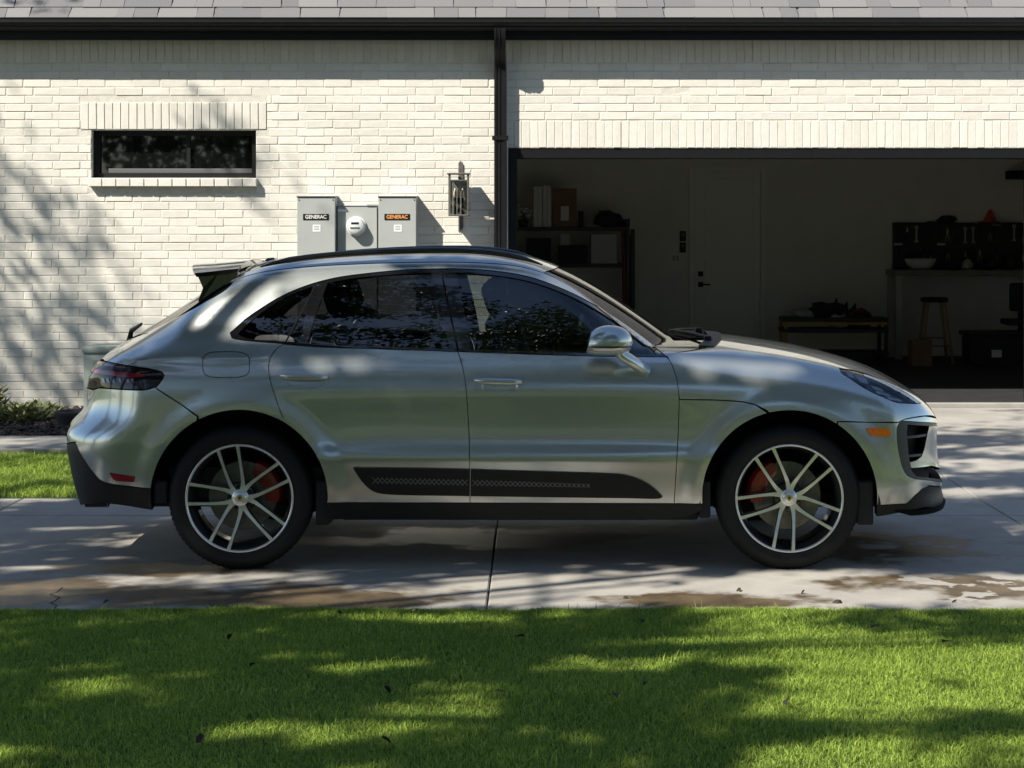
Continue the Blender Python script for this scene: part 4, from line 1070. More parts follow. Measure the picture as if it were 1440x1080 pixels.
# ---- wipers and cowl
m = MB()
for k in range(-6, 6):
    y0, y1 = k*.11, (k+1)*.11
    f = lambda y: .875+.115*(1-(y/.72)**2)
    q = []
    for y, dx, dz in ((y0,-.03,.012),(y1,-.03,.012),(y1,.05,.006),(y0,.05,.006)):
        z = float(PLAN.lift(np.array([[f(y), abs(y)]]))[0,2]); q.append((f(y)+dx, YC-y, z+dz))
    m.prism(q, (0,0,-.05))
m.build('cowl', M_trim, car)
for yb, yt, xt in ((.45,-.05,.80),(-.1,-.55,.80)):
    m = MB(); zb = float(PLAN.lift(np.array([[.93,abs(yb)]]))[0,2])
    pts = []
    for t in np.linspace(0,1,8):
        x = .93+(xt-.93)*t; y = yb+(yt-yb)*t; z = float(PLAN.lift(np.array([[x,abs(y)]]))[0,2])+.022-.008*t; pts.append((x, YC-y, z))
    m.tube(pts, .009, 6); m.box(.91,.95,YC-yb-.025,YC-yb+.025,zb-.02,zb+.03,.008)
    m.build('wiper', M_trim, car, True)
# black rear wiper on the screen foot
m = MB(); p = pixy(178,466,.12); m.tube([(p[0],YC-.05,p[2]-.06),(p[0]+.012,YC-.05,p[2]),(p[0]+.12,YC-.3,p[2]+.05)], [.018,.014,.008], 6)
m.build('rear_wiper', M_trim, car, True)
# ---- door mirrors
def ell_mirror(sg):
    root = None
    V = []; F = []; n, k = 26, 22
    c = pixy(858, 481, 1.04)
    for i in range(k+1):
        u = i/k                                  # rear (glass) to front tip
        s = max(.02, (1-abs((u-.40)/(.60 if u > .4 else .52))**2.3)**.5)
        cx = -.108+.222*u
        for j in range(n):
            th = 2*math.pi*j/n
            hz = (.085*s if math.sin(th) > 0 else .066*s**.6)*abs(math.sin(th))**.9*np.sign(math.sin(th))
            hy = .115*s*abs(math.cos(th))**.8*np.sign(math.cos(th))
            V.append((c[0]+cx+.02*math.sin(th)*s*(1-u), YC-sg*(c[1]+hy+.0*u), c[2]+hz-.012*u*0))
    for i in range(k):
        for j in range(n):
            F.append([i*n+j, i*n+(j+1)%n, (i+1)*n+(j+1)%n, (i+1)*n+j])
    F.append(list(range(n))); F.append(list(range(k*n,(k+1)*n))[::-1])
    o = mk('door_mirror', V, F, M_paint, car, True, sharp=50)
    m = MB(); Vg = [((v[0]-.002-(c[0]-.108))*.0+v[0]-.004, v[1], v[2]) for v in V[:n]]
    cc = np.mean(Vg,0); Vg = [tuple(cc+(np.array(v)-cc)*.92) for v in Vg]
    mk('mirror_glass', Vg, [list(range(n))], M_chrome, o)
    # black seam under the cap
    pts = [];
    for t in np.linspace(-.98,.86,22):
        u = min(1,(t+1)/2); cx = -.108+.222*u; s = max(.05,(1-abs((u-.40)/(.60 if u > .4 else .52))**2.3)**.5)
        hz = -.020; hy = .115*s*max(0,1-(.020/(.068*max(s,.3)))**2)**.42
        pts.append((c[0]+cx, YC-sg*(c[1]+hy+.0005), c[2]+hz))
    V2, F2 = tube(pts, .0055, 6); mk('mirror_seam', V2, F2, M_gloss, o, True)
    a = pixy(872,497,1.02); b = pixy(903,518,.925); b2 = pixy(898,512,.90)
    V3, F3 = tube([(a[0]-.02,YC-sg*a[1],a[2]+.03),(a[0],YC-sg*(a[1]-.0),a[2]),((a[0]+b[0])/2,YC-sg*(a[1]*.5+b[1]*.5),(a[2]+b[2])/2),(b[0],YC-sg*b[1],b[2]),(b[0]+.01,YC-sg*.87,b[2]-.005)], [.030,.038,.040,.040,.038], 14, True, (1.2,.75))
    mk('mirror_arm', V3, F3, M_paint, o, True)
for sg in (1,-1): ell_mirror(sg)
# ---- door handles
def handle(cx, cy, doors):
    for sg, d in zip((1,-1), doors):
        P = pix([(cx, cy)])[0]; n0 = grad(P[None])[0]
        # recess scoop
        q = hole_px(cx+2, cy+5, 52, 19, 2.6, 30); PP = pix(q); N = grad(PP); cen = PP.mean(0)
        V = []; rings = [(1.0,.0035),(.93,.001),(.80,-.006),(.45,-.009),(.0,-.010)]
        for s, dz in rings:
            for a, b in zip(PP, N): p = cen+(a-cen)*s; V.append(p+b*dz)
        n = len(PP); F = [[i*n+j, i*n+(j+1)%n, (i+1)*n+(j+1)%n, (i+1)*n+j] for i in range(len(rings)-1) for j in range(n)]
        V = np.array(V); W = np.stack([V[:,0], YC-sg*V[:,1], V[:,2]],1)
        W[:,1] -= sg*.0008
        mk('handle_recess', W, F, [M_paint], d, True)
        pts = []; R = []
        for t in np.linspace(-1,1,17):
            q = pix([(cx+t*33, cy-2.2+t*1.0)])[0]; o_ = .030*(1-abs(t)**6)
            pts.append((q[0], YC-sg*(q[1]+o_-.004), q[2])); R.append(.0165*(1-.40*abs(t)**4))
        V, F = tube(pts, R, 10, True, (.8,1.0)); mk('door_handle', V, F, M_paint, d, True)
handle(428, 531.5, rdoor); handle(700.5, 538, fdoor)
# ---- underbody, wheel housings
m = MB(); m.box(-2.1, 1.85, YC-.62, YC+.62, .275, .36, .03); m.box(-1.0, .85, YC-.84, YC+.84, .24, .33, .02)
m.build('underbody', M_under, car, True)
def liner(xw):
    for sg in (1,-1):
        V = []; F = []; th = np.linspace(-6, 186, 44)
        prof = [(.455,.925),(.470,.915),(.470,.60),(.30,.58)]
        for t in th:
            for r, y in prof: V.append((xw+r*math.cos(math.radians(t)), YC-sg*y, ZW+.003+r*math.sin(math.radians(t))))
        k = len(prof); F = [[i*k+j, i*k+j+1, (i+1)*k+j+1, (i+1)*k+j] for i in range(len(th)-1) for j in range(k-1)]
        V += [(xw, YC-sg*.58, ZW-.1)]; c = len(V)-1
        F += [[i*k+k-1, c, (i+1)*k+k-1] for i in range(len(th)-1)]
        mk('wheel_arch_liner', V, F, M_under, car, True, sharp=40)
liner(XR); liner(XF)
# splash guards behind the wheels
for xw, x0, x1, z0 in ((XF, .35, .435, .225), (XR, .385, .455, .225), (XF,-.46,-.40,.26), (XR,-.445,-.375,.335)):
    for sg in (1,-1):
        m = MB(); y = YC-sg*.75; m.box(xw+x0, xw+x1, y-.15, y+.15, z0, .45, .012); m.build('splash_guard', M_under, car)
# ---- interior
m = MB(); m.box(-1.9,.8,YC-.74,YC+.74,.34,.5); m.build('cabin_floor', M_seat, car)
panel('headliner', PLAN, plan_poly(-1.55, .0, -.03, -.05, .05), [M_lightgrey], off=.05, step=.08, gap=0, fl=0)
def seat(x, y, name, w=.26):
    m = MB(); m.box(x-.05,x+.50,YC-y-w,YC-y+w,.55,.74,.05)
    V, F = bevbox(.17,2*w,.62,.06,3); R = Matrix.Rotation(math.radians(-18),3,'Y')
    m.add([tuple(R@Vector(p)+Vector((x-.12,YC-y,1.0))) for p in V], F)
    o = m.build(name, M_seat, car, True)
    V, F = bevbox(.11,.27,.19,.05,3); 
    mk('headrest', [tuple(R@Vector(p)+Vector((x-.235,YC-y,1.37))) for p in V], F, M_seat, o, True)
seat(.02,.38,'front_seat'); seat(.02,-.38,'front_seat')
for y in (.42,0,-.42): seat(-.83,y,'rear_seat',.22)
m = MB(); m.box(.48,.95,YC-.72,YC+.72,.75,1.06,.06); m.build('dashboard', M_seat, car, True)
V, F = lathe([(.175+.016*math.cos(a), .016*math.sin(a)) for a in np.linspace(0,2*math.pi,8,endpoint=False)], (0,0,0), 'X', 28, True)
R = Matrix.Rotation(math.radians(-22),3,'Y')
mk('steering_wheel', [tuple(R@Vector(p)+Vector((.40,YC+.38,1.05))) for p in V], F, M_seat, car, True)
m = MB(); m.tube([(.24,YC,1.47),(.22,YC,1.43)], .012, 6); m.box(.20,.24,YC-.13,YC+.13,1.36,1.43,.015); m.build('rear_view_mirror', M_seat, car, True)
# ---- wheels
def crest(o, xw, yw, sg):
    V, F = lathe([(0,-.004),(.026,-.004),(.032,0.0),(.034,.012)], (xw, yw, ZW), 'Y', 24); mk('centre_cap', V, F, M_alu, o, True)
    pts = [(-.012,.014),(0,.017),(.012,.014),(.013,.002),(.007,-.010),(0,-.017),(-.007,-.010),(-.013,.002)]
    m = MB(); m.prism([(xw+a, yw-sg*.0045*1, ZW+b) for a,b in pts], (0,-sg*.0012,0)); m.build('cap_crest', M_gold, o)
    m = MB(); m.prism([(xw+a*.45, yw-sg*.0058, ZW+b*.45) for a,b in pts], (0,-sg*.0008,0)); m.build('crest_field', mat('crest_black',(.02,.02,.02),.4), o)
def wheel(xw, sg, a0, cal_ang):
    """axis along Y; yo: outer plane"""
    yo = YC-sg*.935
    d = sg                                             # +d in Y goes inboard for the near side
    root = empty('wheel', (xw, yo, ZW)); root.parent = car; root.location = Vector((xw,yo,ZW))-ORG[car]
    prof = [(.262,.22),(.285,.235),(.33,.235),(.355,.225),(.368,.205),(.3705,.18),(.3705,.163),(.364,.162),(.364,.152),(.3712,.151),(.3716,.105),(.364,.104),(.364,.094),(.3712,.093),(.370,.066),(.366,.045),(.357,.026),(.343,.010),(.322,.001),(.305,0.001),(.302,.004),(.290,.004),(.281,.008),(.272,.016),(.266,.022)]
    V, F = lathe([(r, d*h) for r,h in prof], (xw,yo,ZW), 'Y', 96)
    ty = mk('tyre', V, F, M_tyre, root, True, sharp=50)
    # shoulder blocks
    m = MB()
    for k in range(80):
        t = 2*math.pi*k/80; c, s = math.cos(t), math.sin(t)
        q = []
        for (r, h, w) in ((.3725,.095,.0085),(.3715,.060,.0085),(.3675,.040,.007),(.360,.028,.006)):
            for ww in (-w, w): q.append((xw+r*c-ww*s, yo+d*h, ZW+r*s+ww*c))
        b = len(m.v); m.v += q; 
        for i in range(3): m.f.append([b+2*i,b+2*i+1,b+2*i+3,b+2*i+2]); m.m.append(0)
    ob = m.build('tread_blocks', M_tyre, ty); ob['kind'] = 'stuff'
    rim = [(.276,.012),(.278,.006),(.274,.002),(.268,.004),(.264,.012),(.262,.03),(.250,.05),(.244,.09),(.240,.20),(.262,.22)]
    V, F = lathe([(r,d*h) for r,h in rim], (xw,yo,ZW), 'Y', 96)
    k = len(rim)-1; mi = [0 if (i%k) <= 3 else 1 for i in range(len(F))]
    mk('rim', V, F, [M_alu, M_wdark], root, True, None, mi)
    # hub disc
    V, F = lathe([(0,.045),(.05,.045),(.07,.052),(.078,.07),(.06,.13),(0,.13)], (xw,yo,ZW), 'Y', 40); V = [(x, yo+(y-yo)*d, z) for x,y,z in V]
    mk('hub', V, F, M_wdark, root, True, sharp=30)
    for kk in range(5):
        ac = math.radians(a0+36+72*kk)
        for s in (-1, 1):
            ctl = [(.034, ac+s*.10),(.060, ac+s*.16),(.085, ac+s*.225),(.115, ac+s*.295),(.16, ac+s*.36),(.21, ac+s*.405),(.268, ac+s*.437)]
            dep = [.030,.031,.029,.024,.017,.010,.005]; wd = [.013,.0115,.0095,.008,.0074,.0074,.009]
            m = MB(); V = []; n = len(ctl)
            P = [np.array([r*math.cos(a), r*math.sin(a)]) for r,a in ctl]
            for i in range(n):
                t = P[min(i+1,n-1)]-P[max(i-1,0)]; t /= np.linalg.norm(t); nn = np.array([-t[1], t[0]])
                for (w, h) in ((-1,0),(1,0),(1.35,.030),(.9,.055),(-.9,.055),(-1.35,.030)):
                    q = P[i]+nn*wd[i]*w; V.append((xw+q[0], yo+d*(dep[i]+h), ZW+q[1]))
            F = []; mi = []
            for i in range(n-1):
                for j in range(6): F.append([i*6+j, i*6+(j+1)%6, (i+1)*6+(j+1)%6, (i+1)*6+j]); mi.append(0 if j == 0 else 1)
            F += [list(range(6)), list(range((n-1)*6, n*6))]; mi += [1,1]
            mk('spoke', V, F, [M_alu, M_wdark], root, False, None, mi)
        an = ac+math.radians(36); nx, nz = xw+.058*math.cos(an), ZW+.058*math.sin(an)
        V, F = lathe([(0,.032),(.008,.032),(.010,.036),(.011,.06)], (nx,yo,nz), 'Y', 6); V = [(x, yo+(y-yo)*d, z) for x,y,z in V]
        mk('wheel_bolt', V, F, M_gloss, root)
    # web between hub and spokes
    V, F = lathe([(.030,.027),(.040,.0285),(.044,.034)], (xw,yo,ZW), 'Y', 40); V = [(x, yo+(y-yo)*d, z) for x,y,z in V]
    mk('hub_face', V, F, M_alu, root, True)
    crest(root, xw, yo+d*.022, sg)
    V, F = lathe([(.085,.125),(.175,.125),(.178,.128),(.178,.152),(.175,.155),(.085,.155),(.085,.10),(.05,.10)], (xw,yo,ZW), 'Y', 56); V = [(x, yo+(y-yo)*d, z) for x,y,z in V]
    mk('brake_disc', V, F, M_disc, root, True, sharp=30)
    V = []; F = []; n = 14
    for i in range(n):
        a = math.radians(cal_ang-38+76*i/(n-1)); e = 1-.25*abs(2*i/(n-1)-1)**4
        for (r,h) in ((.118,.085),(.150,.075),(.195,.080),(.212*1.0,.10),(.212,.17),(.118,.17)):
            rr = .165+(r-.165)*e; V.append((xw+rr*math.cos(a), yo+d*h, ZW+rr*math.sin(a)))
    for i in range(n-1):
        for j in range(6): F.append([i*6+j, i*6+(j+1)%6, (i+1)*6+(j+1)%6, (i+1)*6+j])
    F += [list(range(6)), list(range((n-1)*6, n*6))]
    mk('brake_caliper', V, F, M_cal, root, True, sharp=35)
for sg in (1,-1):
    wheel(XR, sg, 103, 28); wheel(XF, sg, 119, 152 if sg > 0 else 152)
# exhaust tips
for sg in (1,-1):
    for yy in (.62,.50):
        V, F = lathe([(.036,.0),(.043,.0),(.043,.12),(.036,.12)], (-2.36, YC-sg*yy, .318), 'X', 20, True); mk('exhaust_tip', V, F, M_gloss, car, True, sharp=40)
# ================================================================== INSIDE THE GARAGE
M_card = mat('brown_cardboard', (.22,.13,.075), .85, noise=(5,.15)); M_whitebox = mat('white_carton', (.62,.60,.56), .7)
M_bsteel = mat('black_shelf_steel', (.018,.018,.019), .5); M_dark = mat('dark_fabric', (.02,.021,.024), .85, bump=(30,.6))
M_wood = mat('pale_wood', (.30,.20,.10), .6, noise=(9,.3)); M_yel = mat('yellow_plastic', (.42,.26,.03), .5); M_orange = mat('orange_red_plastic', (.55,.06,.02), .4)
M_redc = mat('red_bag_fabric', (.30,.015,.015), .7); M_steel = mat('tool_steel', (.45,.45,.46), .35, .9); M_paleg = mat('pale_grey_plastic', (.42,.42,.40), .6)
YS = 14.1
sx0, sx1 = -.85, atx(884,YS)
sh = empty('storage_shelf', ((sx0+sx1)/2,YS,FZ), 'black steel shelving rack against the left back wall of the garage', 'shelf')
zs = [atz(319,YS), atz(370,YS), atz(425,YS), atz(478,YS)]
for z in zs:
    m = MB(); m.box(sx0,sx1,YS-.25,YS+.25,z-.05,z,.004); m.build('shelf_board', M_bsteel, sh)
for x in (sx0+.02,sx1-.02):
    for y in (YS-.24,YS+.24):
        m = MB(); m.box(x-.022,x+.022,y-.022,y+.022,FZ,zs[0]+.10); m.build('post', M_bsteel, sh)
def carton(px0, px1, pyt, Y, zb, d, mt, name, label, cat, band=None, lab=None, group=None):
    x0, x1, z1 = atx(px0,Y), atx(px1,Y), atz(pyt,Y)
    r = empty(name, ((x0+x1)/2,Y+d/2,zb), label, cat, group)
    m = MB(); m.box(x0,x1,Y,Y+d,zb,z1,.004); m.build('carton', mt, r)
    if band: m = MB(); m.box(x0+(x1-x0)*.44,x0+(x1-x0)*.56,Y-.0015,Y-.0002,zb+.01,z1-.01); m.build('tape', band, r)
    if lab:
        cx, cz, w, h = lab; cx = x0+(x1-x0)*cx; cz = zb+(z1-zb)*cz; m = MB(); m.box(cx-w,cx+w,Y-.0025,Y-.0016,cz-h,cz+h); m.build('address_label', M_whitebox, r)
    return r
Yf = YS-.22
carton(750.5,762.5,262,Yf,zs[0],.3,M_whitebox,'cardboard_box','tall narrow white carton on the top shelf, next to the flowers','box',M_paleg)
carton(763.5,775,261,Yf,zs[0],.3,M_whitebox,'cardboard_box','tall narrow white carton on the top shelf, touching the brown box','box',M_paleg)
carton(777.5,811,265,Yf,zs[0],.32,M_card,'cardboard_box','brown cardboard box with a pale label on the top shelf','box',None,(.5,.35,.05,.09))
carton(813,820.5,297,Yf,zs[0],.1,M_dark,'small_box','small dark box beside the brown cardboard box','box')
carton(831,868,329.5,Yf-.01,zs[1],.3,M_paleg,'storage_bin','pale square storage bin on the second shelf','bin')
carton(788,801,329,Yf+.05,zs[1]+.11,.2,M_paleg,'small_box','small grey box lying on a dark case on the second shelf','box')
carton(786,826,345,Yf,zs[1],.3,M_dark,'storage_case','wide dark case under the small grey box','case')
carton(740,775,335,Yf+.02,zs[1],.3,M_dark,'storage_case','dark case at the jamb end of the second shelf','case')
# flowers
fl = empty('potted_flowers', (atx(736,Yf),Yf+.1,zs[0]), 'white artificial flowers in a dark pot on the top shelf', 'flowers')
V, F = lathe([(.001,0),(.05,0),(.065,.09),(.06,.09),(.001,.08)], (atx(736,Yf),Yf+.1,zs[0]), 'Z', 14); mk('pot', V, F, M_dark, fl, True)
for k in range(11):
    x = atx(727+rng.uniform(0,18),Yf); z = zs[0]+rng.uniform(.10,.28); y = Yf+.1+rng.uniform(-.06,.06)
    m = MB(); m.tube([(atx(736,Yf),Yf+.1,zs[0]+.06),((x+atx(736,Yf))/2,y,z-.05),(x,y,z)], .003, 5); st = m.build('stem', M_dark, fl)
    V, F = lathe([(.001,-.02),(.02,-.012),(.034,.006),(.022,.016),(.001,.012)], (x,y,z), 'Z', 8); mk('blossom', V, F, M_whitebox, fl, True)
def lump(name, c, r, mt, seed, label=None, cat=None, parent=None, n=12, amp=.3, group=None):
    q = np.random.default_rng(seed); V = []; F = []; k = n
    ph = q.uniform(0,6.28,6)
    for i in range(n+1):
        a = math.pi*i/n
        for j in range(2*k):
            b_ = math.pi*j/k; d = np.array([math.sin(a)*math.cos(b_), math.sin(a)*math.sin(b_), math.cos(a)])
            s = 1+amp*(math.sin(3*d[0]+ph[0]+2*d[2])*math.sin(4*d[1]+ph[1])+.5*math.sin(7*d[2]+ph[2]+5*d[0])*math.sin(6*d[0]+ph[3]))
            p = d*s*np.array(r); p[2] = max(p[2], -r[2]*.8); V.append(p+np.array(c))
    for i in range(n):
        for j in range(2*k): F.append([i*2*k+j, i*2*k+(j+1)%(2*k), (i+1)*2*k+(j+1)%(2*k), (i+1)*2*k+j])
    o = mk(name, V, F, mt, parent, True)
    return tag(o, label, cat, group)
c = at(857,305,Yf+.12); lump('duffel_bag', (c.x,Yf+.15,zs[0]+.085), (.20,.14,.105), M_dark, 3, 'crumpled black bag at the end of the top shelf', 'bag')
# broom and rods leaning at the rack's end
yb = YS-.33
m = MB(); xa = atx(876,yb); m.tube([(xa+.03,yb,FZ),(xa,yb,atz(325,yb))], .022, 8); tag(m.build('red_pole', mat('dark_red_pole',(.16,.02,.02),.5), None, True), 'dark red pole standing at the end of the shelving rack', 'pole')
m = MB(); xa = atx(886,YS); m.box(xa,xa+.05,YS-.2,YS-.1,FZ,atz(322,YS),.006); m.box(xa,xa+.05,YS+.0,YS+.12,FZ,atz(330,YS),.006); m.box(xa+.002,xa+.047,YS-.1,YS+.0,atz(345,YS),atz(341,YS)); tag(m.build('folded_ladder', M_bsteel), 'black folded step ladder leaning against the shelving rack end', 'ladder')
# switches
for py, lb in ((332,'black wall keypad above another beside the inside door'),(348,'black wall keypad under another beside the inside door')):
    c = at(960,py,BY); m = MB(); m.box(c.x-.04,c.x+.04,BY-.025,BY,c.z-.065,c.z+.065,.008); r = empty('wall_keypad', (c.x,BY,c.z-.065), lb, 'keypad'); m.build('case', M_blackw, r)
    m = MB(); m.box(c.x-.022,c.x+.022,BY-.027,BY-.0252,c.z+.0,c.z+.04); m.build('screen', M_grey, r)
c = at(950,363,BY); r = empty('switch_plate', (c.x,BY,c.z-.06), 'pale switch plate on the back wall below the keypads', 'switch'); m = MB(); m.box(c.x-.055,c.x+.055,BY-.008,BY,c.z-.06,c.z+.06,.003); m.build('plate', M_gdoor, r)
for s in (-.024,.024): m = MB(); m.box(c.x+s-.015,c.x+s+.015,BY-.013,BY-.0078,c.z-.033,c.z+.033,.003); m.build('rocker', M_paleg, r)
# tool cart
Yc = 13.2; x0, x1, zt = atx(1102,Yc), atx(1250,Yc), atz(447,Yc)
ct = empty('tool_cart', ((x0+x1)/2,Yc+.25,FZ), 'black tool cart with a yellow rim in front of the garage back wall', 'cart')
for z, nm in ((zt,'tray'),(FZ+.42,'tray'),(FZ+.14,'tray')):
    m = MB(); m.box(x0,x1,Yc,Yc+.5,z-.05,z,.01); m.build(nm, M_bsteel, ct)
m = MB(); m.box(x0+.02,x1-.02,Yc-.012,Yc-.002,zt-.085,zt-.052); m.build('yellow_rim', M_yel, ct)
for x in (x0+.03,x1-.03):
    for y in (Yc+.03,Yc+.47):
        m = MB(); m.box(x-.02,x+.02,y-.02,y+.02,FZ+.09,zt-.05); m.build('leg', M_yel if x < x0+.1 else M_bsteel, ct)
        V, F = lathe([(.001,-.015),(.045,-.015),(.045,.015),(.001,.015)], (x,y,FZ+.045), 'X', 14); mk('castor', V, F, M_bsteel, ct)
for i, (px, w, h, mt_, lb, ct_) in enumerate(((1130,.17,.06,M_paleg,'heap of pale rags on the tool cart','rags'),(1163,.20,.10,M_dark,'dark crumpled jacket on the tool cart','jacket'),(1205,.16,.045,M_dark,'flat dark bag on the tool cart next to the jacket','bag'))):
    c = at(px,445,Yc+.2); lump(('rag_heap','jacket','flat_bag')[i], (c.x,Yc+.24,zt+h*.78), (w,.15,h), mt_, 20+i, lb, ct_, amp=.35)
c = at(1175,430,Yc+.25); m = MB()
for a, b_ in ((-.16,.16),(-.02,.24),(.10,.19),(.20,.17)): m.prism([(c.x+a-.05,Yc+.30,zt+.05),(c.x+a+.07,Yc+.30,zt+.05),(c.x+a+.05+.05*a,Yc+.32,zt+b_)], (0,.02,0))
tag(m.build('cloth_bundle', M_dark), 'dark pointed cloth sticking up behind the rags on the cart', 'cloth')
c = at(1212,488,Yc+.1); lump('red_bag', (c.x,Yc+.25,FZ+.42+.10), (.17,.13,.12), M_redc, 31, 'red bag on the middle tray of the tool cart', 'bag', amp=.2)
c = at(1178,490,Yc+.1); lump('white_sack', (c.x,Yc+.2,FZ+.42+.07), (.10,.1,.085), M_whitebox, 32, 'small white sack beside the red bag on the tool cart', 'sack', amp=.3)
# workbench with pegboard
Yw = 13.9; x0, x1 = atx(1258,Yw), 6.9; zt = atz(380,Yw)
wb = empty('workbench', ((x0+x1)/2,Yw+.3,FZ), 'long workbench with pale legs below the black pegboard', 'workbench')
m = MB(); m.box(x0,x1,Yw,Yw+.62,zt-.07,zt,.006); m.build('bench_top', mat('worn_bench_top',(.20,.18,.15),.6,noise=(6,.3)), wb)
for x in (x0+.06, x1-.08):
    for y in (Yw+.05, Yw+.55): m = MB(); m.box(x-.04,x+.04,y-.04,y+.04,FZ,zt-.07); m.build('leg', M_paleg, wb)
Yb = BY-.06; px0, px1, pz0, pz1 = atx(1256,Yb), 6.9, atz(378,Yb), atz(313,Yb)
pb = empty('pegboard', ((px0+px1)/2,BY,pz0), 'black pegboard covered with hand tools above the workbench', 'pegboard')
m = MB(); m.box(px0,px1,Yb,BY,pz0,pz1,.004); m.build('board', M_bsteel, pb)
m = MB(); m.box(px0,px1,Yb-.012,Yb,pz1-.02,pz1); m.box(px0,px1,Yb-.012,Yb,pz0,pz0+.02); m.build('rail', M_blackw, pb)
def tool(kind, x, z, mt_, hm, label):
    r = empty(kind, (x,Yb-.02,z), label, kind.replace('_',' '), 'hand tools hanging on the pegboard')
    y = Yb-.02
    if kind == 'screwdriver':
        m = MB(); m.tube([(x,y,z+.09),(x,y,z+.17)], .015, 8); m.build('handle', hm, r, True); m = MB(); m.tube([(x,y,z),(x,y,z+.09)], .005, 6); m.build('shank', mt_, r, True)
    elif kind == 'wrench':
        m = MB(); m.box(x-.010,x+.010,y-.005,y+.005,z+.02,z+.17); m.build('shank', mt_, r)
        V, F = lathe([(.011,-.006),(.024,-.006),(.024,.006),(.011,.006)], (x,y,z+.19), 'Y', 14, True); mk('ring_end', V, F, mt_, r)
        m = MB(); m.prism([(x-.022,y-.006,z+.02),(x+.022,y-.006,z+.02),(x+.02,y-.006,z-.01),(x+.008,y-.006,z+.005),(x-.008,y-.006,z+.005),(x-.02,y-.006,z-.01)], (0,.012,0)); m.build('open_end', mt_, r)
    elif kind == 'hammer':
        m = MB(); m.tube([(x,y,z-.02),(x,y,z+.22)], .013, 8); m.build('handle', hm, r, True); m = MB(); m.box(x-.055,x+.05,y-.015,y+.015,z+.21,z+.245,.006); m.build('head', mt_, r)
    else:
        m = MB(); m.tube([(x-.025,y,z),(x-.012,y,z+.08),(x+.006,y,z+.11)], .010, 6); m.tube([(x+.025,y,z),(x+.012,y,z+.08),(x-.006,y,z+.11)], .010, 6); m.build('handle', hm, r, True)
        m = MB(); m.prism([(x-.016,y-.006,z+.10),(x+.016,y-.006,z+.10),(x+.006,y-.006,z+.17),(x-.006,y-.006,z+.17)], (0,.012,0)); m.build('jaw', mt_, r)
kinds = ['wrench','pliers','screwdriver','hammer']
for i in range(40):
    k = kinds[int(rng.integers(4))]; x = px0+.07+(px1-px0-.2)*(i%20)/20+float(rng.uniform(-.02,.02)); z = pz0+(.06 if i < 20 else .34)+float(rng.uniform(-.02,.03))
    tool(k, x, z, M_steel if rng.random() < .6 else M_bsteel, [M_bsteel,M_dark,M_orange,M_wood][int(rng.choice([0,1,1,0,3]))], k+' hanging on the black pegboard')
V, F = lathe([(.001,0),(.10,0),(.17,.06),(.20,.14),(.19,.14),(.155,.07),(.001,.015)], (atx(1300,Yw),Yw+.25,zt), 'Z', 24); tag(mk('basin', V, F, M_whitebox, None, True), 'white plastic basin on the workbench', 'basin')
for i, px in enumerate((1345,1362,1395,1425)):
    c = at(px,375,Yw+.2); lump('tool_pouch', (c.x,Yw+.28,zt+.055), (.07,.08,.07), (M_dark,M_paleg,M_dark,M_dark)[i], 60+i, ('dark pouch on the workbench nearest the basin','pale pouch on the workbench between dark ones','dark pouch on the workbench beside the pale pouch','dark pouch on the workbench below the orange cone')[i], 'pouch', amp=.2)
V, F = lathe([(.001,.17),(.018,.165),(.09,.02),(.13,.015),(.13,0),(.001,0)], (atx(1391,Yb),Yb-.05,pz1), 'Z', 4); tag(mk('safety_cone', V, F, M_orange), 'orange-red safety cone on top of the pegboard', 'cone')
m = MB(); m.box(atx(1373,Yb),atx(1412,Yb),Yb-.20,Yb,pz1-.025,pz1-.0005); tag(m.build('bracket_shelf', M_bsteel), 'small black bracket shelf at the top of the pegboard', 'shelf')
c = at(1332,308,Yb); lump('dark_cap', (c.x,Yb+.0,pz1+.035), (.11,.055,.05), M_dark, 71, 'dark cap lying on the top edge of the pegboard', 'cap')
# stool
Yt = 13.2; cx = atx(1314,Yt); zt2 = atz(418,Yt)
st = empty('shop_stool', (cx,Yt,FZ), 'wooden stool with a black seat under the workbench', 'stool')
V, F = lathe([(.001,-.06),(.15,-.06),(.165,-.045),(.165,-.01),(.15,0),(.001,.005)], (cx,Yt,zt2), 'Z', 24); mk('seat', V, F, M_dark, st, True)
for sx in (-1,1):
    for sy in (-1,1): m = MB(); m.tube([(cx+sx*.10,Yt+sy*.10,zt2-.05),(cx+sx*.19,Yt+sy*.17,FZ)], .019, 8); m.build('leg', M_wood, st, True)
m = MB(); m.tube([(cx-.165,Yt-.145,FZ+.22),(cx+.165,Yt-.145,FZ+.22)], .011, 6); m.tube([(cx-.15,Yt+.13,FZ+.30),(cx+.15,Yt+.13,FZ+.30)], .011, 6); m.build('rung', M_wood, st, True)
carton(1283,1311,478,Yt-.5,FZ,.25,M_card,'cardboard_box','small brown box on the garage floor beside the stool','box')
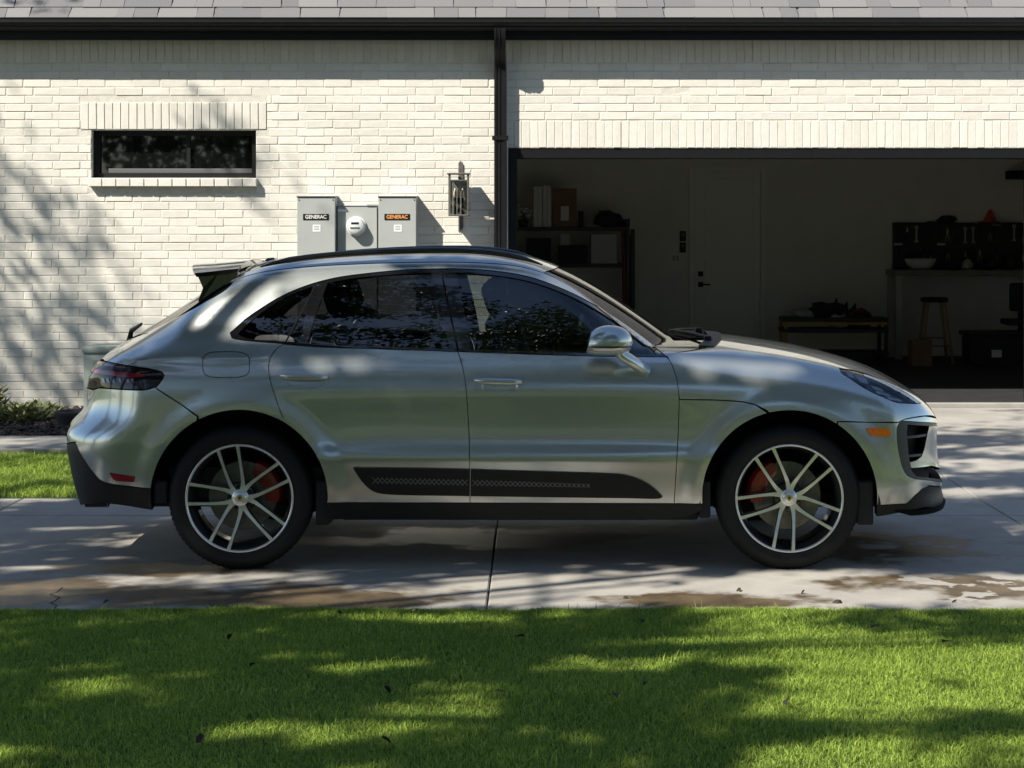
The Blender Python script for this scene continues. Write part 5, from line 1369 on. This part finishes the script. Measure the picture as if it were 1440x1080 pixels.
# chest
Yk = 12.9; r = carton(1366,1445,473,Yk,FZ,.5,M_bsteel,'storage_chest','black storage chest with a pale label on the garage floor','chest',None,(.45,.4,.06,.045))
x0, x1, z1 = atx(1362,Yk), atx(1449,Yk), atz(473,Yk); m = MB(); m.box(x0,x1,Yk-.02,Yk+.52,z1,z1+.05,.012); m.build('lid', M_bsteel, r)
c = at(1433,418,13.6); m = MB(); m.box(c.x-.13,c.x+.2,13.5,13.6,c.z-.17,c.z+.18,.03); tag(m.build('padded_chair', M_dark, None, True), 'black padded chair back showing below the bench', 'chair')
m = MB(); m.box(c.x-.02,c.x+.05,13.52,13.58,FZ,c.z-.165); m.box(c.x-.2,c.x+.22,13.3,13.75,FZ+.45,FZ+.52,.02); m.build('chair_base', M_dark, bpy.data.objects['padded_chair'])
c = at(1430,246,BY-.3); m = MB(); m.box(c.x-.10,c.x+.18,BY-.35,BY-.1,c.z-.055,c.z+.055,.01); m.box(c.x-.02,c.x+.04,BY-.12,BY,c.z-.02,c.z+.02); tag(m.build('wall_speaker', M_blackw, None), 'black speaker bracketed high on the garage back wall', 'speaker')
# ================================================================== GRASS, TREES, BED
def fast_mesh(name, V, quads=None, tris=None, mats=None, attr=None, smooth=False):
    me = bpy.data.meshes.new(name); V = np.asarray(V, np.float32); me.vertices.add(len(V)); me.vertices.foreach_set('co', V.ravel())
    nq = 0 if quads is None else len(quads); nt_ = 0 if tris is None else len(tris)
    L = []; 
    if nq: L.append(np.asarray(quads, np.int32).ravel())
    if nt_: L.append(np.asarray(tris, np.int32).ravel())
    L = np.concatenate(L); me.loops.add(len(L)); me.loops.foreach_set('vertex_index', L)
    me.polygons.add(nq+nt_); st = np.concatenate([np.arange(nq)*4, nq*4+np.arange(nt_)*3]).astype(np.int32); me.polygons.foreach_set('loop_start', st)
    try: me.polygons.foreach_set('loop_total', np.concatenate([np.full(nq,4),np.full(nt_,3)]).astype(np.int32))
    except Exception: pass
    for m_ in (mats or []): me.materials.append(m_)
    me.update(calc_edges=True)
    if smooth: me.polygons.foreach_set('use_smooth', np.ones(nq+nt_, bool))
    o = bpy.data.objects.new(name, me); COL.objects.link(o); ORG[o] = Vector((0,0,0)); return o
def leafy_mat(name, c0, c1, trans=.35, rough=.5, dry=False):
    m, nt, b = mat_new(name); L = nt.links.new; out = nt.nodes['Material Output']
    ge = nt.nodes.new('ShaderNodeNewGeometry'); r = nt.nodes.new('ShaderNodeValToRGB')
    t = N(nt,'ShaderNodeTexNoise'); t.inputs['Scale'].default_value = .9; t.inputs['Detail'].default_value = 4; L(ge.outputs['Position'], t.inputs['Vector'])
    k = math_n(nt,'ADD',math_n(nt,'MULTIPLY',ge.outputs['Random Per Island'],.55),math_n(nt,'MULTIPLY',t.outputs[0],.5)); L(k, r.inputs[0])
    r.color_ramp.elements[0].position = .2; r.color_ramp.elements[1].position = .85
    r.color_ramp.elements[0].color = (*c0,1); r.color_ramp.elements[1].color = (*c1,1)
    if dry:
        e2 = r.color_ramp.elements.new(.155); e2.color = (*c0,1); r.color_ramp.elements[0].position = .15; r.color_ramp.elements[0].color = (.33,.27,.12,1)
    L(r.outputs[0], b.inputs['Base Color']); b.inputs['Roughness'].default_value = rough; b.inputs['Specular IOR Level'].default_value = .25
    tr = nt.nodes.new('ShaderNodeBsdfTranslucent'); L(r.outputs[0], tr.inputs[0]); mx = nt.nodes.new('ShaderNodeMixShader'); mx.inputs[0].default_value = trans
    L(b.outputs[0], mx.inputs[1]); L(tr.outputs[0], mx.inputs[2]); L(mx.outputs[0], out.inputs[0])
    return m
M_grass = leafy_mat('grass_blades', (.14,.24,.035), (.48,.60,.11), .5, .55, dry=True)
M_leaf = leafy_mat('oak_leaves', (.025,.05,.012), (.08,.12,.03), .3, .45)
M_bark = mat('bark', (.09,.07,.05), .95, noise=(9,.4), bump=(25,.9))
def grass(name, x0, x1, y0, y1, dens, hgt, label, wid=.0019, edge=None):
    r = np.random.default_rng(abs(hash(name))%1000 if False else len(name)); n = int((x1-x0)*(y1-y0)*dens)
    x = r.uniform(x0,x1,n); y = r.uniform(y0,y1,n)
    if edge: y = np.where(r.random(n) < .07, edge-np.abs(r.normal(0,.025,n))+.012+.012*np.sin(x*9+2*np.sin(x*4.3))+.010*np.sin(x*31), y)
    z0 = np.array([-.012])*np.ones(n) if y1 < 0 else np.zeros(n)
    a = r.uniform(0,2*np.pi,n); tilt = r.normal(.6,.4,n)
    nz = np.sin(x*3.1+1.3*np.sin(y*2.3))*np.sin(y*4.1+.7*np.sin(x*1.7)); h = hgt*(1+.25*nz)*r.uniform(.5,1.3,n)*np.where(r.random(n) < .015, 1.9, 1); w = wid*r.uniform(.7,1.4,n)
    dx, dy = np.cos(a), np.sin(a); b = r.uniform(0,2*np.pi,n); wx, wy = np.cos(b)*w, np.sin(b)*w
    V = np.zeros((n,5,3))
    V[:,0] = np.stack([x-wx,y-wy,z0],1); V[:,1] = np.stack([x+wx,y+wy,z0],1)
    mx_, my_ = x+dx*h*.25*tilt, y+dy*h*.25*tilt; V[:,2] = np.stack([mx_+wx*.8,my_+wy*.8,z0+h*.55],1); V[:,3] = np.stack([mx_-wx*.8,my_-wy*.8,z0+h*.55],1)
    V[:,4] = np.stack([x+dx*h*tilt*1.1,y+dy*h*tilt*1.1,z0+h*(1-.18*np.abs(tilt))],1)
    base = np.arange(n)[:,None]*5
    o = fast_mesh(name, V.reshape(-1,3), base+np.array([0,1,2,3]), base+np.array([3,2,4]), [M_grass])
    return tag(o, label, 'grass', kind='stuff')
grass('lawn_grass', -3.3, 3.3, -4.0, -1.01, 20000, .025, 'short green lawn grass in front of the driveway', edge=-1.005)
grass('lawn_edge_grass', -4.7, -3.3, -4.0, -1.01, 9000, .027, 'lawn grass at the left end of the front lawn', .003, edge=-1.005)
grass('lawn_side_grass', 3.3, 4.7, -4.0, -1.01, 9000, .027, 'lawn grass at the right end of the front lawn', .003, edge=-1.005)
grass('back_lawn_grass', -5.2, -1.65, 2.63, 4.92, 5200, .05, 'bright strip of lawn behind the car by the garden path', .003)
# ---- trees
def field(seed, sc):
    r = np.random.default_rng(seed); K = r.normal(0,1,(14,2)); K = K/np.linalg.norm(K,axis=1,keepdims=True)*r.uniform(.5,1.6,14)[:,None]*2*np.pi/sc; ph = r.uniform(0,6.28,14)
    return lambda x, y: sum(np.sin(k[0]*x+k[1]*y+p) for k, p in zip(K, ph))/math.sqrt(7)
N1 = field(3, 1.5)
N2 = field(9, .45); N3 = field(15, .22)
# openings cut into the crowns to place sun patches on ground, car and wall (x, y on the ground, half axes, how open)
SUN_GAPS = [(-.10,.76,.46,.12,1),(-.50,1.05,.36,.22,.95),(1.90,.74,.27,.13,1),(0.0,1.28,.5,.16,.9),(2.35,1.0,.2,.12,.9),(.9,.78,.35,.05,.8),
            (1.57,-2.27,.55,.36,1),(1.15,-3.4,.38,.20,1),(2.2,-1.75,.35,.16,.9),(-.72,-2.02,.24,.13,1),(-.38,-1.17,.26,.09,1),(-.83,-3.12,.17,.11,1),(.28,-2.05,.32,.09,.85),(.75,-1.65,.3,.09,.85),(-1.75,-2.2,.3,.08,.9),(-.1,-3.5,.3,.10,.8),(-1.7,-3.3,.25,.08,.9),
            (.80,-.45,1.05,.45,.92),(2.4,-.35,.6,.18,.9),(-1.9,.33,.4,.06,.95),(-2.4,.10,.5,.08,.95),(-1.4,-.12,.35,.05,.95),(-2.6,-.4,.4,.06,.9),(-2.6,1.4,.6,.07,.9),(-.9,-.55,.4,.09,.9),
            (3.3,6.9,2.2,.55,.95),(3.2,5.2,.7,.13,.95),(3.0,4.35,.8,.13,.95),(3.5,3.5,.6,.11,.95),(2.9,2.9,.5,.08,.9),(3.6,6.1,.6,.12,.9),(-4.2,3.75,1.6,.85,.95)]
def want_shade(gx, gy):
    """how many leaves are kept to put shade on each stretch of ground, along the sunbeams"""
    d = np.full_like(gx, .80)
    d = np.where((gy > -1.1) & (gy < .10) & (gx > -.7), .30, d)            # sunnier strip of driveway
    d = np.where((gy > -1.1) & (gy < .10) & (gx <= -.7), .56, d)
    d = np.where((gy > -2.9) & (gy < -1.5) & (gx > .9), .12, d)           # sunny patch of lawn
    d = np.where((gy > .10) & (gy < .62), 1.1, d)                          # flank of the car
    d = np.where((gy > .70) & (gy < 1.7) & (gx > -2.2) & (gx < 3.4), .34, d)  # shoulders, pillars
    d = np.where((gy > 1.7) & (gy < 7.2), .74, d)
    d = np.where((gy > 6.9) & (gy < 7.9), .25, d)
    d = np.where(gy > 7.9, np.where(gx < -2.3-.55*(gy-8), .72, np.where(gx < -1.6, .3, .0)), d)
    d = np.where((gy > 8.3) & (gy < 9.6) & (gx > -.6), .0, d)
    return d
def tree(name, label, base, crown, rad, ncl, keep=False, leaf=.085, nl=22, seed=1, clr=.36, group='trees behind the photographer', top=None, dense=0):
    r = np.random.default_rng(seed); root = empty(name, (base[0],base[1],-.02), label, 'tree', group)
    u = r.normal(0,1,(ncl,3)); u /= np.linalg.norm(u,axis=1,keepdims=True); rr = r.uniform(.25,1,ncl)**.5
    C = u*rr[:,None]*np.array(rad)+np.array(crown); lob = 1+.22*np.sin(3.1*u[:,0]+seed)*np.sin(2.7*u[:,1]+2*seed)
    C = (C-np.array(crown))*lob[:,None]+np.array(crown)
    if keep:
        gx, gy = C[:,0]+.75*C[:,2], C[:,1]+.625*C[:,2]; v = N1(gx, gy)*.28+.5
        C = C[v < want_shade(gx, gy)+r.normal(0,.07,len(gx))]
        if dense:  # leaf clumps added to keep the flank of the car in shade
            gx = r.uniform(-2.6,3.2,dense); gy = r.uniform(.14,.60,dense); zz = r.uniform(6.0,9.6,dense)
            C = np.concatenate([C, np.stack([gx-.75*zz, gy-.625*zz, zz],1)])
    n = len(C)*nl; cen = np.repeat(C, nl, 0); p = cen+r.normal(0,clr*.55,(n,3))*np.array([1,1,.6])
    if keep:
        gx, gy = p[:,0]+.75*p[:,2], p[:,1]+.625*p[:,2]; kill = np.zeros(n, bool); wob = N2(gx, gy)*.34+N3(gx, gy)*.30; u_ = r.random(n)
        for cx, cy, rx, ry, pr in SUN_GAPS: kill |= (((gx-cx)/rx)**2+((gy-cy)/ry)**2 < (1.15+wob)**2) & (u_ < pr)
        p = p[~kill]; n = len(p)
    t = r.normal(0,1,(n,3)); t /= np.linalg.norm(t,axis=1,keepdims=True); q = r.normal(0,1,(n,3)); q -= t*(q*t).sum(1,keepdims=True); q /= np.linalg.norm(q,axis=1,keepdims=True)
    s = leaf*r.uniform(.6,1.3,n)[:,None]
    V = np.stack([p-t*s*.6, p+q*s*.34, p+t*s*.6, p-q*s*.34],1)
    o = fast_mesh('crown', V.reshape(-1,3), np.arange(n)[:,None]*4+np.arange(4), None, [M_leaf]); o.parent = root; o.location = -ORG[root]
    m = MB(); b = Vector(base); top = Vector(top) if top else Vector((crown[0],crown[1],crown[2]-rad[2]*.35)); rt = .035*crown[2]
    mid = b.lerp(top,.5)+Vector((r.normal(0,.2),r.normal(0,.2),0))
    trunk = [Vector((b.x,b.y,-.1)),Vector((b.x,b.y,.5)),b.lerp(mid,.6),mid,mid.lerp(top,.6),top]; m.tube(trunk,[rt*1.35,rt*1.05,rt*.9,rt*.78,rt*.6,rt*.35],10)
    idx = r.choice(len(C), min(26,len(C)), replace=False)
    for i in idx:
        e = Vector(C[i]); s0 = trunk[2].lerp(top, r.uniform(0,1)); k = s0.lerp(e,.5)+Vector((r.normal(0,.25),r.normal(0,.25),r.uniform(.1,.5)))
        m.tube([s0,s0.lerp(k,.5)+Vector((0,0,.1)),k,k.lerp(e,.5),e],[rt*.33,rt*.26,rt*.19,rt*.12,rt*.05],6,0,False)
        for j in r.choice(len(C), 3, replace=False):
            e2 = Vector(C[j]); 
            if (e2-k).length < 2.6: m.tube([k,k.lerp(e2,.5)+Vector((0,0,.12)),e2],[rt*.14,rt*.09,rt*.03],5,0,False)
    t_ = m.build('trunk', M_bark, root, True)
    return root
tree('shade_tree', 'large oak whose crown shades the car and front lawn', (-10.2,-6.6,0), (-6.3,-4.4,8.0), (6.6,6.4,2.9), 4600, True, seed=5, leaf=.105, nl=34, clr=.24, top=(-8.8,-5.2,6.2), dense=420)
tree('shade_tree', 'oak beside the house dappling the narrow window wall', (-13.6,1.6,0), (-12.8,1.9,9.3), (4.4,4.6,3.0), 1500, True, seed=8, leaf=.10)
tree('yard_tree', 'broad oak standing across the lawn opposite the front wheel', (7.5,-13.5,0), (4.0,-11.8,10.6), (6.6,4.6,6.0), 2300, seed=11, leaf=.16, nl=22, clr=.5)
tree('yard_tree', 'broad oak standing across the lawn opposite the rear wheel', (-4.5,-18.5,0), (-4.0,-17.5,8.6), (6.4,4.8,6.2), 1500, seed=12, leaf=.16, nl=22, clr=.5)
tree('shade_tree', 'tall unseen oak added to shade the driveway towards the garage', (-9.6,-2.2,0), (-4.2,-2.4,10.4), (4.0,3.8,1.7), 1500, True, seed=19, leaf=.10, nl=26, clr=.26, top=(-7.6,-2.2,8.2))  # oak added out of view for its shade on the driveway
tree('yard_tree', 'oak at the far right end of the lawn', (16,-17,0), (15.5,-16.5,8.5), (5.8,5,5.2), 800, seed=13, leaf=.15, nl=18, clr=.5)
tree('yard_tree', 'oak at the far left end of the lawn', (-16,-17,0), (-15.5,-17,8.0), (5.5,5,5.0), 800, seed=14, leaf=.15, nl=18, clr=.5)
for k, (x, h, lb) in enumerate(((-27,9,'bushy tree at the left end of the row behind the hedge'),(-18,10.5,'bushy tree second in the row behind the hedge'),(-9,9.5,'bushy tree third in the row behind the hedge'),(0,11,'tallest bushy tree in the middle of the row behind the hedge'),(9,9.5,'bushy tree right of the tallest in the row behind the hedge'),(18,10.5,'bushy tree second from the right end of the row behind the hedge'),(27,9,'bushy tree at the right end of the row behind the hedge'))):
    tree('bushy_tree', lb, (x,-33,0), (x,-33,h*.5), (5.4,3.0,h*.5), 520, seed=30+k, leaf=.26, nl=22, clr=.7, group='row of bushy trees behind the hedge')
# hedge closing the lawn
r = np.random.default_rng(21); n = 42000; x = r.uniform(-30,30,n); y = r.normal(-28,.55,n); z = r.uniform(0,1,n)**.8*(2.3+.4*np.sin(x*.9)+.25*np.sin(x*2.3))
p = np.stack([x,y,z],1); t = r.normal(0,1,(n,3)); t /= np.linalg.norm(t,axis=1,keepdims=True); q = r.normal(0,1,(n,3)); q -= t*(q*t).sum(1,keepdims=True); q /= np.linalg.norm(q,axis=1,keepdims=True); s = .17*r.uniform(.6,1.3,n)[:,None]
hd_ = fast_mesh('hedge', np.stack([p-t*s*.6,p+q*s*.4,p+t*s*.6,p-q*s*.4],1).reshape(-1,3), np.arange(n)[:,None]*4+np.arange(4), None, [M_leaf]); tag(hd_, 'long dark hedge along the far side of the lawn', 'hedge')
# ---- flower bed: mulch, low plants
M_mulch = mat('dark_mulch', (.035,.028,.024), .95, noise=(15,.5))
r = np.random.default_rng(31); m = MB()
for k in range(2600):
    x = r.uniform(-5.6,-3.2); y = r.uniform(5.82,8.02); s = r.uniform(.012,.035); a = r.uniform(0,6.28); zz = .055+r.uniform(0,.03)
    V = [(x+s*1.6*math.cos(a),y+s*1.6*math.sin(a),zz),(x-s*.7*math.sin(a),y+s*.7*math.cos(a),zz+s*.5),(x-s*1.6*math.cos(a),y-s*1.6*math.sin(a),zz+.004),(x+s*.7*math.sin(a),y-s*.7*math.cos(a),zz-.002),(x,y,zz+s*r.uniform(.5,1.1))]
    m.add(V, [(0,1,4),(1,2,4),(2,3,4),(3,0,4)])
tag(m.build('mulch', M_mulch), 'dark bark mulch covering the flower bed', 'mulch', kind='stuff')
M_pl = leafy_mat('bed_plant_leaves', (.05,.075,.03), (.16,.17,.07), .25, .5)
def plant(cx, cy, rad, hgt, n, seed, label, leaf=.05):
    r = np.random.default_rng(seed); root = empty('low_plant', (cx,cy,.05), label, 'plant', 'plants in the flower bed')
    a = r.uniform(0,6.28,n); d = rad*np.sqrt(r.uniform(0,1,n)); p = np.stack([cx+d*np.cos(a), cy+d*np.sin(a), .06+hgt*r.uniform(.2,1,n)*(1-.5*(d/rad)**2)],1)
    t = np.stack([np.cos(a+r.normal(0,.6,n)),np.sin(a+r.normal(0,.6,n)),r.uniform(.1,.9,n)],1); t /= np.linalg.norm(t,axis=1,keepdims=True); q = np.cross(t,[0,0,1.]); q /= np.linalg.norm(q,axis=1,keepdims=True)
    s = leaf*r.uniform(.6,1.3,n)[:,None]; o = fast_mesh('foliage', np.stack([p-t*s*.7,p+q*s*.4,p+t*s,p-q*s*.4],1).reshape(-1,3), np.arange(n)[:,None]*4+np.arange(4), None, [M_pl]); o.parent = root; o.location = -ORG[root]
    m = MB()
    for k in range(10): 
        i = int(r.integers(n)); m.tube([(cx+r.normal(0,.03),cy+r.normal(0,.03),.05),tuple((p[i]+np.array([cx,cy,.05]))/2),tuple(p[i])],.004,4,0,False)
    m.build('stems', M_bark, root)
c = at(28,590,6.9); plant(c.x,6.9,.34,.17,420,41,'spreading green groundcover clump in the mulch bed near the path')
c = at(-8,565,7.2); plant(c.x-.12,7.2,.28,.42,260,42,'taller leafy plant at the window end of the mulch bed',.07)
c = at(55,585,7.6); plant(c.x,7.6,.2,.12,160,43,'small groundcover tuft at the foot of the brick wall')
# ---- fallen leaves
M_fall = mat('dry_leaf', (.035,.028,.016), .8, noise=(40,.4))
src = None; r = np.random.default_rng(55)
for k in range(22):
    y = float(r.uniform(-3.4,-1.1)) if k < 16 else float(r.uniform(-.95,-.3)); x = float(r.uniform(-2.2,2.2))*(1 if k >= 16 else (abs(y+9.6)/9)); z = .030 if k < 16 else .003
    if src is None:
        V = []; q = [(-.02,0),(-.012,.009),(0,.012),(.014,.008),(.022,0),(.013,-.009),(0,-.011),(-.012,-.008)]
        V = [(a,b,.006*math.sin(a*120)+abs(b)*.5) for a,b in q]+[(0,0,0.0)]; V += [(a,b,c-.0012) for a,b,c in V]
        F = [[i,(i+1)%8,8] for i in range(8)]+[[9+(i+1)%8,9+i,17] for i in range(8)]+[[i,9+i,9+(i+1)%8,(i+1)%8] for i in range(8)]
        src = mk('fallen_leaf', V, F, M_fall, None, True, origin=(0,0,0)); o = src
    else: o = src.copy(); COL.objects.link(o)
    o.location = (x,y,z); o.rotation_euler = (float(r.normal(0,.3)),float(r.normal(0,.3)),float(r.uniform(0,6.28))); s = float(r.uniform(.7,1.3)); o.scale = (s,s,s)
    if k < 16: tag(o, 'small dry leaf lying on the lawn grass', 'leaf', 'fallen leaves on the lawn')
    else: tag(o, 'small dry leaf lying on the driveway concrete', 'leaf', 'fallen leaves on the driveway')
